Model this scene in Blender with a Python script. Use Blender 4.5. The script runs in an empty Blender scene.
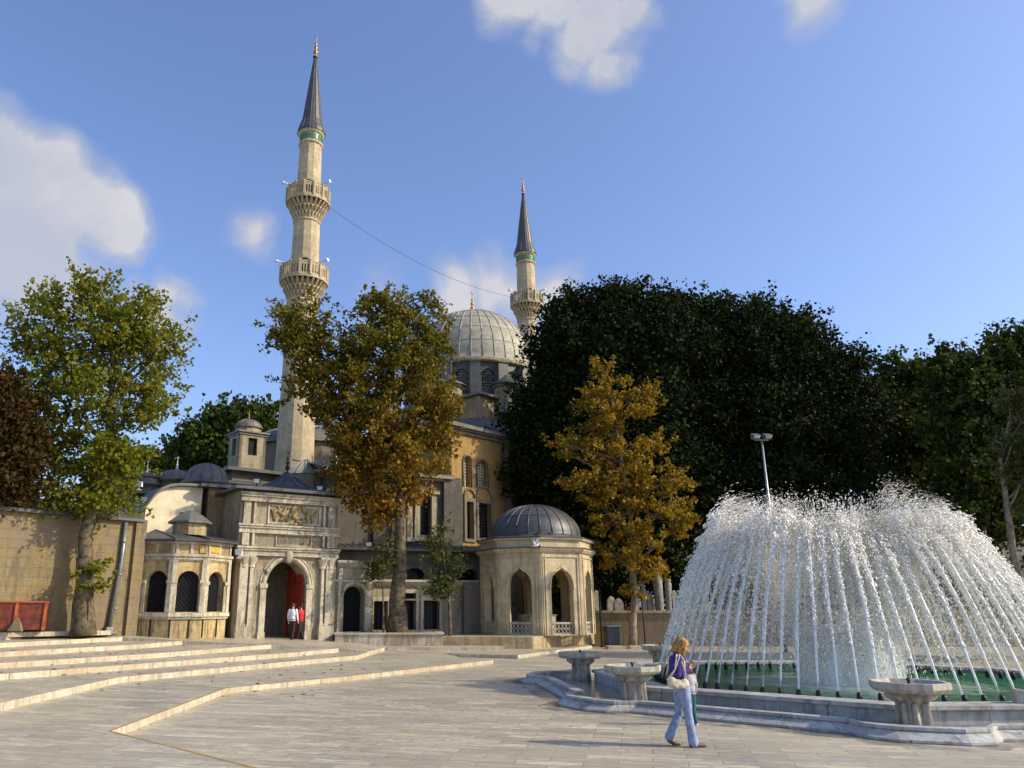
import bpy, bmesh, math, random
import numpy as np
from mathutils import Vector, Matrix
from mathutils.geometry import tessellate_polygon
PI = math.pi
S = bpy.context.scene
COL = S.collection
rnd = random.Random(7)
R = math.radians

# ------------------------------------------------------------------ camera
F_PX, PITCH, CAM_H, PPX = 781.0, R(15.94), 2.1, 440.0
cam = bpy.data.cameras.new('camera'); camo = bpy.data.objects.new('camera', cam); COL.objects.link(camo)
cam.sensor_width = 36; cam.lens = 36*F_PX/1024; cam.shift_x = (512-PPX)/1024
cam.clip_start = .1; cam.clip_end = 3000
camo.location = (0, 0, CAM_H); camo.rotation_euler = (PI/2+PITCH, 0, 0)
S.camera = camo
def ray(x, y):
    a = (x-PPX)/F_PX; b = (384-y)/F_PX
    return Vector((a, math.cos(PITCH)-b*math.sin(PITCH), math.sin(PITCH)+b*math.cos(PITCH)))
def G(x, y, z=0.0):            # survey: point seen at a photo position, lying at height z
    d = ray(x, y); t = (z-CAM_H)/d.z
    return Vector((d.x*t, d.y*t, z))
def at(x, y, Y):               # survey: point seen at a photo position, lying at distance Y
    d = ray(x, y); t = Y/d.y
    return Vector((d.x*t, Y, CAM_H+d.z*t))
def mpp(y, Y):                 # metres per photo pixel there
    return Y/ray(PPX, y).y/F_PX

# ------------------------------------------------------------------ world, sun
SUN_EL, SUN = R(33), Vector((.98, -.19, 0)).normalized()
SUN = Vector((SUN.x*math.cos(SUN_EL), SUN.y*math.cos(SUN_EL), math.sin(SUN_EL)))
w = bpy.data.worlds.new('World'); S.world = w; w.use_nodes = True
nt = w.node_tree; nt.nodes.clear()
def N(nt, t, **k):
    n = nt.nodes.new(t)
    for a, b in k.items(): setattr(n, a, b)
    return n
out = N(nt, 'ShaderNodeOutputWorld'); bg = N(nt, 'ShaderNodeBackground')
sky = N(nt, 'ShaderNodeTexSky', sky_type='NISHITA', sun_disc=False, sun_elevation=SUN_EL, sun_rotation=math.atan2(SUN.x, SUN.y))
sky.air_density = 1.0; sky.dust_density = 1.8; sky.ozone_density = 2.0
bg.inputs['Strength'].default_value = .15
tc = N(nt, 'ShaderNodeTexCoord')
def mathn(nt, op, a, b=None, c=None, clamp=False):
    n = N(nt, 'ShaderNodeMath', operation=op); n.use_clamp = clamp
    for i, v in enumerate((a, b, c)):
        if v is None: continue
        if isinstance(v, (int, float)): n.inputs[i].default_value = v
        else: nt.links.new(v, n.inputs[i])
    return n.outputs[0]
def noise(nt, vec, scale, detail=5, rough=.55, dist=0.0):
    n = N(nt, 'ShaderNodeTexNoise'); n.inputs['Scale'].default_value = scale; n.inputs['Detail'].default_value = detail
    n.inputs['Roughness'].default_value = rough; n.inputs['Distortion'].default_value = dist
    if vec is not None: nt.links.new(vec, n.inputs['Vector'])
    return n.outputs['Fac']
def mixc(nt, fac, a, b, blend='MIX'):
    n = N(nt, 'ShaderNodeMix', data_type='RGBA', blend_type=blend)
    for s, v in ((n.inputs[0], fac), (n.inputs[6], a), (n.inputs[7], b)):
        if isinstance(v, (int, float)): s.default_value = v
        elif isinstance(v, (tuple, list)): s.default_value = (*v, 1)
        else: nt.links.new(v, s)
    return n.outputs[2]
def ramp(nt, fac, stops):
    n = N(nt, 'ShaderNodeValToRGB'); nt.links.new(fac, n.inputs[0])
    e = n.color_ramp.elements
    while len(e) < len(stops): e.new(.5)
    for i, (p, c) in enumerate(stops):
        e[i].position = p; e[i].color = (*c, 1) if isinstance(c, (tuple, list)) else (c, c, c, 1)
    return n.outputs[0]
dirv = tc.outputs['Generated']
# clouds: soft lobes about fixed directions of the sky, broken up by fractal noise
clouds = [(-15, 165, 105, 1.0), (40, 185, 88, 1.0), (75, 210, 78, 1.0), (30, 250, 80, .9), (112, 228, 60, .9), (0, 235, 120, .8), (40, 290, 90, .55), (150, 325, 55, .5),
          (500, 0, 62, .55), (585, 35, 62, .75), (600, 75, 38, .6), (800, 12, 50, .55), (250, 236, 34, .38),
          (560, 298, 55, .5), (470, 300, 60, .4), (380, 305, 60, .35), (545, 12, 60, .5), (525, 40, 34, .4), (620, 20, 34, .6), (780, 5, 30, .5), (520, 290, 60, .5), (170, 300, 40, .5)]
wob = N(nt, 'ShaderNodeVectorMath', operation='SCALE'); wn = N(nt, 'ShaderNodeTexNoise'); wn.inputs['Scale'].default_value = 5; wn.inputs['Detail'].default_value = 4
nt.links.new(dirv, wn.inputs['Vector'])
sub = N(nt, 'ShaderNodeVectorMath', operation='SUBTRACT'); nt.links.new(wn.outputs['Color'], sub.inputs[0]); sub.inputs[1].default_value = (.5, .5, .5)
nt.links.new(sub.outputs[0], wob.inputs[0]); wob.inputs['Scale'].default_value = .12
addv = N(nt, 'ShaderNodeVectorMath', operation='ADD'); nt.links.new(dirv, addv.inputs[0]); nt.links.new(wob.outputs[0], addv.inputs[1])
field = None
for (px, py, r, wgt) in clouds:
    c = ray(px, py).normalized(); rr = r/F_PX*(c.dot(Vector((0, math.cos(PITCH), math.sin(PITCH)))))**1.0
    d = N(nt, 'ShaderNodeVectorMath', operation='DISTANCE'); nt.links.new(addv.outputs[0], d.inputs[0]); d.inputs[1].default_value = c
    m = mathn(nt, 'MULTIPLY_ADD', d.outputs['Value'], -1.0/rr, 1.0)
    m = mathn(nt, 'MULTIPLY', mathn(nt, 'MAXIMUM', m, 0), wgt)
    field = m if field is None else mathn(nt, 'MAXIMUM', field, m)
nz = noise(nt, dirv, 7, 9, .62, .6)
f2 = mathn(nt, 'ADD', mathn(nt, 'MULTIPLY', field, 1.9), mathn(nt, 'MULTIPLY_ADD', nz, 1.5, -.86))
mask = mathn(nt, 'MULTIPLY', mathn(nt, 'MULTIPLY', f2, 1.7, clamp=True), mathn(nt, 'MULTIPLY', field, 6, clamp=True))
shade = noise(nt, dirv, 4.5, 6, .6, .3)
ccol = ramp(nt, mathn(nt, 'MULTIPLY', mask, ramp(nt, shade, [(.35, .55), (.65, 1.0)])), [(0, (2.7, 3.1, 4.6)), (.5, (3.5, 3.7, 4.3)), (1, (5.1, 4.9, 4.9))])
skyc = mixc(nt, 1.0, sky.outputs[0], (1.27, 1.33, 1.60), 'MULTIPLY')
colr = mixc(nt, mathn(nt, 'MULTIPLY', mask, .9), skyc, ccol)
nt.links.new(colr, bg.inputs['Color']); nt.links.new(bg.outputs[0], out.inputs['Surface'])

sl = bpy.data.lights.new('sun', 'SUN'); sl.energy = 4.6; sl.angle = R(.5); sl.color = (1, .87, .62)
so = bpy.data.objects.new('sun', sl); COL.objects.link(so); so.rotation_euler = (-SUN).to_track_quat('-Z', 'Y').to_euler()
so.location = (60, -20, 60)
vs = S.view_settings; vs.view_transform = 'Standard'; vs.look = 'None'; vs.gamma = 1; vs.use_curve_mapping = False; vs.exposure = 0

# ------------------------------------------------------------------ materials
MATS = {}
def newmat(name):
    m = bpy.data.materials.new(name); m.use_nodes = True; nt = m.node_tree
    b = nt.nodes['Principled BSDF']; MATS[name] = m
    return m, nt, b
def bump(nt, b, h, strength=.4, dist=.02):
    n = N(nt, 'ShaderNodeBump'); n.inputs['Strength'].default_value = strength; n.inputs['Distance'].default_value = dist
    nt.links.new(h, n.inputs['Height']); nt.links.new(n.outputs[0], b.inputs['Normal'])
def plain(name, c, rough=.6, metal=0.0, var=.12, scale=6, bs=.15):
    m, nt, b = newmat(name)
    t = N(nt, 'ShaderNodeTexCoord'); n = noise(nt, t.outputs['Object'], scale, 6)
    c2 = tuple(max(0, v*(1-var*2)) for v in c); c3 = tuple(min(1, v*(1+var)) for v in c)
    nt.links.new(ramp(nt, n, [(.3, c2), (.7, c3)]), b.inputs['Base Color'])
    b.inputs['Roughness'].default_value = rough; b.inputs['Metallic'].default_value = metal
    bump(nt, b, n, bs, .01)
    return m
def stone(name, c, dirt=(.12, .09, .06), bw=.9, bh=.38, mortar=.006, joint=.6, stain=.55, warm=None, bs=.5):
    m, nt, b = newmat(name)
    t = N(nt, 'ShaderNodeTexCoord'); P = t.outputs['Object']
    sx = N(nt, 'ShaderNodeSeparateXYZ'); nt.links.new(P, sx.inputs[0])
    sn = N(nt, 'ShaderNodeSeparateXYZ'); nt.links.new(t.outputs['Normal'], sn.inputs[0])
    side = mathn(nt, 'GREATER_THAN', mathn(nt, 'ABSOLUTE', sn.outputs[0]), .75)
    u = mathn(nt, 'ADD', mathn(nt, 'MULTIPLY', sx.outputs[0], mathn(nt, 'SUBTRACT', 1, side)), mathn(nt, 'MULTIPLY', sx.outputs[1], side))
    top = mathn(nt, 'GREATER_THAN', mathn(nt, 'ABSOLUTE', sn.outputs[2]), .8)
    vv = mathn(nt, 'ADD', mathn(nt, 'MULTIPLY', sx.outputs[2], mathn(nt, 'SUBTRACT', 1, top)), mathn(nt, 'MULTIPLY', sx.outputs[1], top))
    cv = N(nt, 'ShaderNodeCombineXYZ')
    wv = .22 if name == 'rubble_wall' else .03
    nt.links.new(mathn(nt, 'ADD', u, mathn(nt, 'MULTIPLY_ADD', noise(nt, P, 1.7, 3), wv*2, -wv)), cv.inputs[0]); nt.links.new(mathn(nt, 'ADD', vv, mathn(nt, 'MULTIPLY_ADD', noise(nt, P, 2.3, 3), wv, -wv/2)), cv.inputs[1])
    br = N(nt, 'ShaderNodeTexBrick'); nt.links.new(cv.outputs[0], br.inputs['Vector'])
    br.inputs['Scale'].default_value = 1; br.inputs['Brick Width'].default_value = bw; br.inputs['Row Height'].default_value = bh
    br.inputs['Mortar Size'].default_value = mortar; br.inputs['Mortar Smooth'].default_value = .4; br.inputs['Bias'].default_value = 0
    br.inputs['Color1'].default_value = (*[v*1.12 for v in c], 1); br.inputs['Color2'].default_value = (*[v*.82 for v in c], 1)
    br.inputs['Mortar'].default_value = (*[v*(1-joint) for v in c], 1)
    n1 = noise(nt, P, .55, 8, .65, .6); n2 = noise(nt, P, 9, 6, .6)
    mp = N(nt, 'ShaderNodeMapping'); nt.links.new(P, mp.inputs[0]); mp.inputs['Scale'].default_value = (3.4, 3.4, .5)
    n3 = noise(nt, mp.outputs[0], 1.0, 9, .72, .8)
    col = mixc(nt, ramp(nt, n2, [(.38, 0), (.66, .8)]), br.outputs['Color'], tuple(v*.62 for v in c))
    col = mixc(nt, ramp(nt, noise(nt, P, 3.2, 7, .7, .8), [(.46, 0), (.68, .6)]), col, tuple(v*1.25 for v in c))
    if warm: col = mixc(nt, ramp(nt, noise(nt, P, 1.3, 6, .6), [(.45, 0), (.68, .85)]), col, warm)
    col = mixc(nt, ramp(nt, n3, [(.49, 0), (.60, stain*.8), (.75, stain)]), col, dirt)
    col = mixc(nt, ramp(nt, n1, [(.50, 0), (.60, stain*.7), (.72, stain*.85)]), col, tuple(v*1.6 for v in dirt))
    nt.links.new(col, b.inputs['Base Color']); b.inputs['Roughness'].default_value = .85
    h = mathn(nt, 'ADD', mathn(nt, 'MULTIPLY', br.outputs['Fac'], -.6), mathn(nt, 'MULTIPLY', n2, .5))
    bump(nt, b, h, bs, .025)
    return m
stone('limestone', (.42, .34, .19), warm=(.46, .30, .12), stain=.75)
stone('limestone_pale', (.36, .32, .22), stain=.85, warm=(.34, .27, .14))
stone('limestone_gold', (.50, .38, .17), stain=.85, warm=(.48, .29, .08))
stone('limestone_cream', (.58, .48, .29), stain=.5, warm=(.50, .38, .20), joint=.3)
stone('limestone_grey', (.17, .155, .12), stain=.8)  # dirty grey stone, its colour darkened further for walls standing in shade
stone('limestone_shaded', (.09, .085, .07), stain=.7)  # limestone with the shade on the walls put into its colour
stone('limestone_ochre', (.38, .23, .06), bw=.6, bh=.3, stain=.5)
stone('rubble_wall', (.22, .175, .085), bw=.8, bh=.36, mortar=.010, joint=.12, stain=1.0, warm=(.25, .16, .05), bs=.8)
stone('minaret_stone', (.50, .41, .25), bw=.8, bh=.42, mortar=.012, joint=.35, stain=.3)
stone('marble_trim', (.50, .45, .33), bw=1.6, bh=3, stain=.8)
stone('marble_kerb', (.56, .49, .36), bw=1.0, bh=50, mortar=.02, joint=.6, stain=.6, dirt=(.26, .18, .09))
stone('fountain_marble', (.44, .44, .41), bw=1.3, bh=50, mortar=.016, joint=.7, stain=.7, dirt=(.15, .13, .11))
stone('basin_marble', (.46, .42, .34), bw=50, bh=50, joint=.5, stain=.7, dirt=(.22, .19, .15))
plain('plaster', (.76, .66, .46), .9, var=.1, scale=2)
plain('black_iron', (.02, .02, .022), .5, .3)
plain('rust_iron', (.10, .035, .02), .7, .2)
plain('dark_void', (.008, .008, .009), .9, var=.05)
plain('gilded', (.42, .27, .07), .45, 1.0)
plain('gold_panel_dim', (.34, .24, .09), .7, var=.3, scale=6)
plain('orange_panel', (.17, .032, .010), .6, var=.35, scale=4)
plain('bin_grey', (.05, .055, .065), .5)
plain('gold_panel', (.62, .40, .05), .5, var=.25, scale=14)
plain('green_tile', (.03, .18, .09), .4)
plain('red_door', (.30, .03, .015), .6, var=.2, scale=5)
plain('orange_paint', (.42, .10, .02), .55, var=.3, scale=5)
plain('red_board', (.16, .03, .02), .6, var=.3, scale=5)
plain('grey_metal', (.22, .23, .24), .4, .5)
plain('pole_metal', (.32, .34, .35), .4, .6)
plain('white_plastic', (.78, .78, .76), .4)
plain('glass_dark', (.006, .007, .009), .35, var=.1)
MATS['glass_dark'].node_tree.nodes['Principled BSDF'].inputs['Specular IOR Level'].default_value = .2
plain('lamp_glass', (.6, .63, .66), .2)
plain('bark', (.13, .10, .055), .9, var=.4, scale=5, bs=.8)
plain('bark_dark', (.05, .04, .03), .95, var=.3, scale=5, bs=.8)
plain('bark_pale', (.26, .20, .13), .9, var=.35, scale=4, bs=.8)
plain('soil', (.22, .15, .08), .95, var=.35, scale=3)
plain('gravestone', (.27, .25, .20), .85, var=.25, scale=5)
# lead sheet
def lead(name, c, rough=.45):
    m, nt, b = newmat(name); t = N(nt, 'ShaderNodeTexCoord'); P = t.outputs['Object']
    n = noise(nt, P, 1.6, 8, .65, .5); n2 = noise(nt, P, 12, 5)
    col = mixc(nt, ramp(nt, n, [(.35, 0), (.7, 1)]), tuple(v*.75 for v in c), tuple(v*1.25 for v in c))
    col = mixc(nt, ramp(nt, n2, [(.5, 0), (.8, .4)]), col, tuple(v*.5 for v in c))
    nt.links.new(col, b.inputs['Base Color']); b.inputs['Roughness'].default_value = rough; b.inputs['Metallic'].default_value = .25
    bump(nt, b, n2, .25, .01); return m
lead('lead_dark', (.085, .085, .083), .5); lead('lead_pale', (.34, .32, .25), .7); lead('lead_mid', (.15, .145, .125), .6)
# plaza paving
def paving():
    m, nt, b = newmat('marble_paving'); t = N(nt, 'ShaderNodeTexCoord'); P = t.outputs['Object']
    mp = N(nt, 'ShaderNodeMapping'); nt.links.new(P, mp.inputs[0]); mp.inputs['Rotation'].default_value = (0, 0, R(14))
    br = N(nt, 'ShaderNodeTexBrick'); nt.links.new(mp.outputs[0], br.inputs['Vector'])
    br.inputs['Scale'].default_value = 1; br.inputs['Brick Width'].default_value = .95; br.inputs['Row Height'].default_value = .32
    br.inputs['Mortar Size'].default_value = .011; br.inputs['Mortar Smooth'].default_value = .3; br.inputs['Bias'].default_value = .05
    br.inputs['Color1'].default_value = (.66, .585, .41, 1); br.inputs['Color2'].default_value = (.37, .33, .235, 1); br.inputs['Mortar'].default_value = (.21, .18, .14, 1)
    mp2 = N(nt, 'ShaderNodeMapping'); nt.links.new(mp.outputs[0], mp2.inputs[0]); mp2.inputs['Scale'].default_value = (.5, 2.2, 1); mp2.inputs['Rotation'].default_value = (0, 0, R(9))
    v = noise(nt, mp2.outputs[0], 2.4, 9, .7, 1.6)
    col = mixc(nt, ramp(nt, v, [(.44, 0), (.53, .85), (.6, 0)]), br.outputs['Color'], (.20, .18, .16))
    v2 = noise(nt, mp2.outputs[0], 1.5, 8, .7, 2.2)
    col = mixc(nt, ramp(nt, v2, [(.56, 0), (.70, .7)]), col, (.50, .36, .20))
    big = noise(nt, P, .22, 6, .6, .5)
    col = mixc(nt, ramp(nt, big, [(.4, 0), (.7, .4)]), col, (.60, .53, .37))
    mp3 = N(nt, 'ShaderNodeMapping'); nt.links.new(P, mp3.inputs[0]); mp3.inputs['Scale'].default_value = (.12, .8, 1)
    col = mixc(nt, ramp(nt, noise(nt, mp3.outputs[0], 1.2, 7, .6, .8), [(.55, 0), (.66, .6), (.72, .2)]), col, (.33, .30, .27))
    nt.links.new(col, b.inputs['Base Color'])
    nt.links.new(ramp(nt, v, [(.3, .30), (.7, .55)]), b.inputs['Roughness'])
    h = mathn(nt, 'ADD', mathn(nt, 'MULTIPLY', br.outputs['Fac'], -1), mathn(nt, 'MULTIPLY', v, .3)); bump(nt, b, h, .4, .008)
    b.inputs['Specular IOR Level'].default_value = .35
paving()
def wetmarble():
    m, nt, b = newmat('wet_marble'); t = N(nt, 'ShaderNodeTexCoord'); P = t.outputs['Object']
    n = noise(nt, P, 1.3, 8, .6, .6)
    nt.links.new(ramp(nt, n, [(.35, (.17, .155, .14)), (.7, (.30, .28, .25))]), b.inputs['Base Color'])
    b.inputs['Roughness'].default_value = .12
wetmarble()
# leaves
def leafmat(name, cols, trans=.35, low=None):
    m = bpy.data.materials.new(name); m.use_nodes = True; nt = m.node_tree; nt.nodes.clear(); MATS[name] = m
    o = N(nt, 'ShaderNodeOutputMaterial'); g = N(nt, 'ShaderNodeNewGeometry')
    col = ramp(nt, g.outputs['Random Per Island'], [((i/(len(cols)-1)), c) for i, c in enumerate(cols)])
    t = N(nt, 'ShaderNodeTexCoord')
    big = noise(nt, t.outputs['Object'], .45, 3)
    col = mixc(nt, ramp(nt, big, [(.4, 0), (.62, .55)]), col, cols[-1])
    if low:      # autumn colour has set in on the lower boughs first
        sz = N(nt, 'ShaderNodeSeparateXYZ'); nt.links.new(t.outputs['Object'], sz.inputs[0])
        hb = mathn(nt, 'ADD', sz.outputs[2], mathn(nt, 'MULTIPLY_ADD', noise(nt, t.outputs['Object'], .6, 4), 6.0, -3.0))
        lc_ = ramp(nt, g.outputs['Random Per Island'], [(0, low[0]), (.5, low[1]), (1, low[2])])
        col = mixc(nt, ramp(nt, mathn(nt, 'MULTIPLY', hb, 1/20), [(low[3]/20, 1), (low[4]/20, 0)]), col, lc_)
    d = N(nt, 'ShaderNodeBsdfPrincipled'); d.inputs['Roughness'].default_value = .7; d.inputs['Specular IOR Level'].default_value = .1 if trans < .25 else .25
    tr = N(nt, 'ShaderNodeBsdfTranslucent'); mx = N(nt, 'ShaderNodeMixShader'); mx.inputs[0].default_value = trans
    nt.links.new(col, d.inputs['Base Color']); nt.links.new(col, tr.inputs[0])
    nt.links.new(d.outputs[0], mx.inputs[1]); nt.links.new(tr.outputs[0], mx.inputs[2]); nt.links.new(mx.outputs[0], o.inputs[0])
leafmat('leaf_green', [(.05, .08, .006), (.11, .15, .010), (.23, .25, .018), (.30, .20, .015), (.16, .19, .012)], .42)
leafmat('leaf_brown', [(.03, .035, .005), (.07, .035, .006), (.04, .04, .006), (.12, .05, .008), (.05, .03, .006)])
leafmat('leaf_mixed', [(.04, .05, .005), (.09, .10, .008), (.28, .22, .015), (.15, .13, .008), (.14, .12, .008)], .35, low=((.10, .06, .006), (.30, .15, .012), (.42, .22, .015), 6.0, 14.5))
leafmat('leaf_amber', [(.07, .09, .008), (.24, .15, .010), (.50, .30, .02), (.10, .11, .01), (.34, .19, .012)])
leafmat('leaf_dark', [(.006, .011, .002), (.014, .024, .004), (.035, .050, .008), (.010, .018, .003)], .12)
leafmat('leaf_mid', [(.013, .024, .003), (.038, .060, .005), (.11, .135, .010), (.036, .055, .005)], .25)
leafmat('leaf_olive', [(.04, .055, .012), (.07, .09, .02), (.12, .13, .03), (.07, .08, .02)])
# water
def watermats():
    m, nt, b = newmat('pool_water'); t = N(nt, 'ShaderNodeTexCoord'); P = t.outputs['Object']
    n = noise(nt, P, 2.2, 6, .6, .8)
    gl = N(nt, 'ShaderNodeVectorMath', operation='LENGTH'); mp = N(nt, 'ShaderNodeMapping'); nt.links.new(P, mp.inputs[0]); mp.inputs['Scale'].default_value = (1, 1, 0)
    nt.links.new(mp.outputs[0], gl.inputs[0])
    foam = mathn(nt, 'ADD', mathn(nt, 'MULTIPLY', gl.outputs['Value'], -.22), mathn(nt, 'MULTIPLY_ADD', n, 1.1, .32))
    col = mixc(nt, ramp(nt, foam, [(.10, 0), (.5, 1)]), (.010, .135, .05), (.45, .60, .52))
    nt.links.new(col, b.inputs['Base Color']); b.inputs['Roughness'].default_value = .18
    n2 = noise(nt, P, 9, 5, .6, 1.0); bump(nt, b, n2, .7, .05)
    m, nt, b = newmat('water_drops'); b.inputs['Base Color'].default_value = (.96, .93, .85, 1); b.inputs['Roughness'].default_value = .3
    b.inputs['Subsurface Weight'].default_value = 0
    for nm, a0, a1, sc in (('water_stream', .35, .95, 14), ('water_veil', .25, .8, 3.0), ('wet_film', 0.0, .8, 1.1)):
        m, nt, b = newmat(nm); t = N(nt, 'ShaderNodeTexCoord'); P = t.outputs['Object']
        mp = N(nt, 'ShaderNodeMapping'); nt.links.new(P, mp.inputs[0]); mp.inputs['Scale'].default_value = (1, 1, .25)
        n = noise(nt, mp.outputs[0], sc, 5, .65, .5)
        b.inputs['Base Color'].default_value = (.90, .92, .90, 1) if nm != 'wet_film' else (.16, .15, .13, 1); b.inputs['Roughness'].default_value = .3 if nm != 'wet_film' else .15
        nt.links.new(ramp(nt, n, [(.38, a0), (.66, a1)]), b.inputs['Alpha'])
watermats()
# cloth, skin
plain('skin', (.55, .30, .20), .55, var=.04); plain('hair_blond', (.44, .22, .05), .45, var=.5, scale=38, bs=1.0)
plain('hair_dark', (.02, .015, .012), .5); plain('hair_brown', (.16, .06, .03), .5, var=.3, scale=20)
plain('cardigan', (.05, .03, .20), .9, var=.35, scale=11, bs=1.0); plain('denim', (.25, .31, .46), .85, var=.25, scale=9, bs=1.0)
plain('bag_canvas', (.60, .52, .38), .75, var=.25, scale=14, bs=1.0); plain('brown_leather', (.14, .07, .03), .5)
plain('grey_cloth', (.42, .40, .43), .85, scale=10); plain('teal_cloth', (.02, .10, .12), .85, scale=10)
plain('white_cloth', (.74, .76, .84), .8, scale=8); plain('red_cloth', (.55, .02, .04), .8, scale=8); plain('black_cloth', (.015, .015, .02), .8)
plain('phone_black', (.01, .01, .01), .2)

# ------------------------------------------------------------------ objects
def tag(o, label=None, cat=None, group=None, kind=None):
    if label: o['label'] = label
    if cat: o['category'] = cat
    if group: o['group'] = group
    if kind: o['kind'] = kind
    return o
def empty(name, loc=(0, 0, 0), rz=0.0, label=None, cat=None, group=None):
    o = bpy.data.objects.new(name, None); COL.objects.link(o); o.location = loc; o.rotation_euler = (0, 0, rz)
    o.empty_display_size = .2
    return tag(o, label, cat, group)
class MB:                        # collects shapes; build() links them as ONE mesh object
    def __init__(s): s.v = []; s.f = []; s.m = []; s.sm = []
    def add(s, vs, fs, mi=0, smooth=False):
        k = len(s.v); s.v += [tuple(p) for p in vs]
        for f in fs: s.f.append(tuple(i+k for i in f)); s.m.append(mi); s.sm.append(smooth)
        return s
    def box(s, a, b, mi=0):
        x0, y0, z0 = a; x1, y1, z1 = b
        v = [(x0, y0, z0), (x1, y0, z0), (x1, y1, z0), (x0, y1, z0), (x0, y0, z1), (x1, y0, z1), (x1, y1, z1), (x0, y1, z1)]
        return s.add(v, [(3, 2, 1, 0), (4, 5, 6, 7), (0, 1, 5, 4), (1, 2, 6, 5), (2, 3, 7, 6), (3, 0, 4, 7)], mi)
    def prism(s, pts, z0, z1, mi=0, side_mi=None):      # pts: ccw polygon; z may be lists
        n = len(pts); zz0 = z0 if isinstance(z0, list) else [z0]*n; zz1 = z1 if isinstance(z1, list) else [z1]*n
        v = [(p[0], p[1], zz0[i]) for i, p in enumerate(pts)]+[(p[0], p[1], zz1[i]) for i, p in enumerate(pts)]
        tris = tessellate_polygon([[Vector((p[0], p[1], 0)) for p in pts]])
        area = sum(pts[i][0]*pts[(i+1) % n][1]-pts[(i+1) % n][0]*pts[i][1] for i in range(n))
        top = []
        for t in tris:
            a, b, c = [pts[i] for i in t]
            ar = (b[0]-a[0])*(c[1]-a[1])-(c[0]-a[0])*(b[1]-a[1])
            top.append(t if ar > 0 else (t[0], t[2], t[1]))
        s.add(v, [tuple(i+n for i in t) for t in top], mi)
        k = len(s.v)-2*n
        for t in top: s.f.append((t[0]+k, t[2]+k, t[1]+k)); s.m.append(mi); s.sm.append(False)
        for i in range(n):
            j = (i+1) % n; f = (i+k, j+k, j+n+k, i+n+k)
            if area < 0: f = f[::-1]
            s.f.append(f); s.m.append(side_mi if side_mi is not None else mi); s.sm.append(False)
        return s
    def lathe(s, prof, c=(0, 0, 0), n=32, mi=0, smooth=True, a0=0.0, a1=2*PI, phase=0.0, sx=1, sy=1):
        full = abs(a1-a0-2*PI) < 1e-6; m = n if full else n+1; v = []
        for (r, z) in prof:
            for i in range(m):
                a = a0+(a1-a0)*i/n+phase; v.append((c[0]+r*math.cos(a)*sx, c[1]+r*math.sin(a)*sy, c[2]+z))
        f = []
        for j in range(len(prof)-1):
            for i in range(n):
                k = (i+1) % m if full else i+1
                f.append((j*m+i, j*m+k, (j+1)*m+k, (j+1)*m+i))
        s.add(v, f, mi, smooth)
        return s
    def tube(s, pts, rs, n=8, mi=0, cap=True, smooth=True):
        pts = [Vector(p) for p in pts]
        if not isinstance(rs, (list, tuple)): rs = [rs]*len(pts)
        v = []; ref = Vector((0, 0, 1))
        for i, p in enumerate(pts):
            d = (pts[min(i+1, len(pts)-1)]-pts[max(i-1, 0)]).normalized()
            a = d.cross(ref if abs(d.z) < .95 else Vector((1, 0, 0))).normalized(); b = d.cross(a)
            for k in range(n):
                t = 2*PI*k/n; v.append(p+(a*math.cos(t)+b*math.sin(t))*rs[i])
        f = [(i*n+k, i*n+(k+1) % n, (i+1)*n+(k+1) % n, (i+1)*n+k) for i in range(len(pts)-1) for k in range(n)]
        s.add(v, f, mi, smooth)
        if cap:
            b = len(s.v)-len(v); L = (len(pts)-1)*n+b
            s.f.append(tuple(range(b+n-1, b-1, -1))); s.m.append(mi); s.sm.append(False)
            s.f.append(tuple(range(L, L+n))); s.m.append(mi); s.sm.append(False)
        return s
    def ell(s, c, r, n=14, m=9, mi=0, rot=None):
        v = []; f = []
        for j in range(m+1):
            ph = PI*j/m
            for i in range(n):
                a = 2*PI*i/n; p = Vector((r[0]*math.sin(ph)*math.cos(a), r[1]*math.sin(ph)*math.sin(a), r[2]*math.cos(ph)))
                if rot: p = rot @ p
                v.append((c[0]+p.x, c[1]+p.y, c[2]+p.z))
        for j in range(m):
            for i in range(n): f.append((j*n+i, (j+1)*n+i, (j+1)*n+(i+1) % n, j*n+(i+1) % n))
        return s.add(v, f, mi, True)
    def build(s, name, mats, parent=None, bevel=0.0, weld=False):
        me = bpy.data.meshes.new(name); me.from_pydata(s.v, [], s.f)
        for mm in (mats if isinstance(mats, (list, tuple)) else [mats]): me.materials.append(MATS[mm])
        me.polygons.foreach_set('material_index', s.m); me.polygons.foreach_set('use_smooth', s.sm)
        if weld:
            bm = bmesh.new(); bm.from_mesh(me); bmesh.ops.remove_doubles(bm, verts=bm.verts, dist=1e-5); bmesh.ops.recalc_face_normals(bm, faces=bm.faces); bm.to_mesh(me); bm.free()
        me.update()
        o = bpy.data.objects.new(name, me); COL.objects.link(o)
        if parent: o.parent = parent
        if bevel:
            b = o.modifiers.new('bevel', 'BEVEL'); b.width = bevel; b.segments = 2; b.limit_method = 'ANGLE'
        return o
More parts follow.
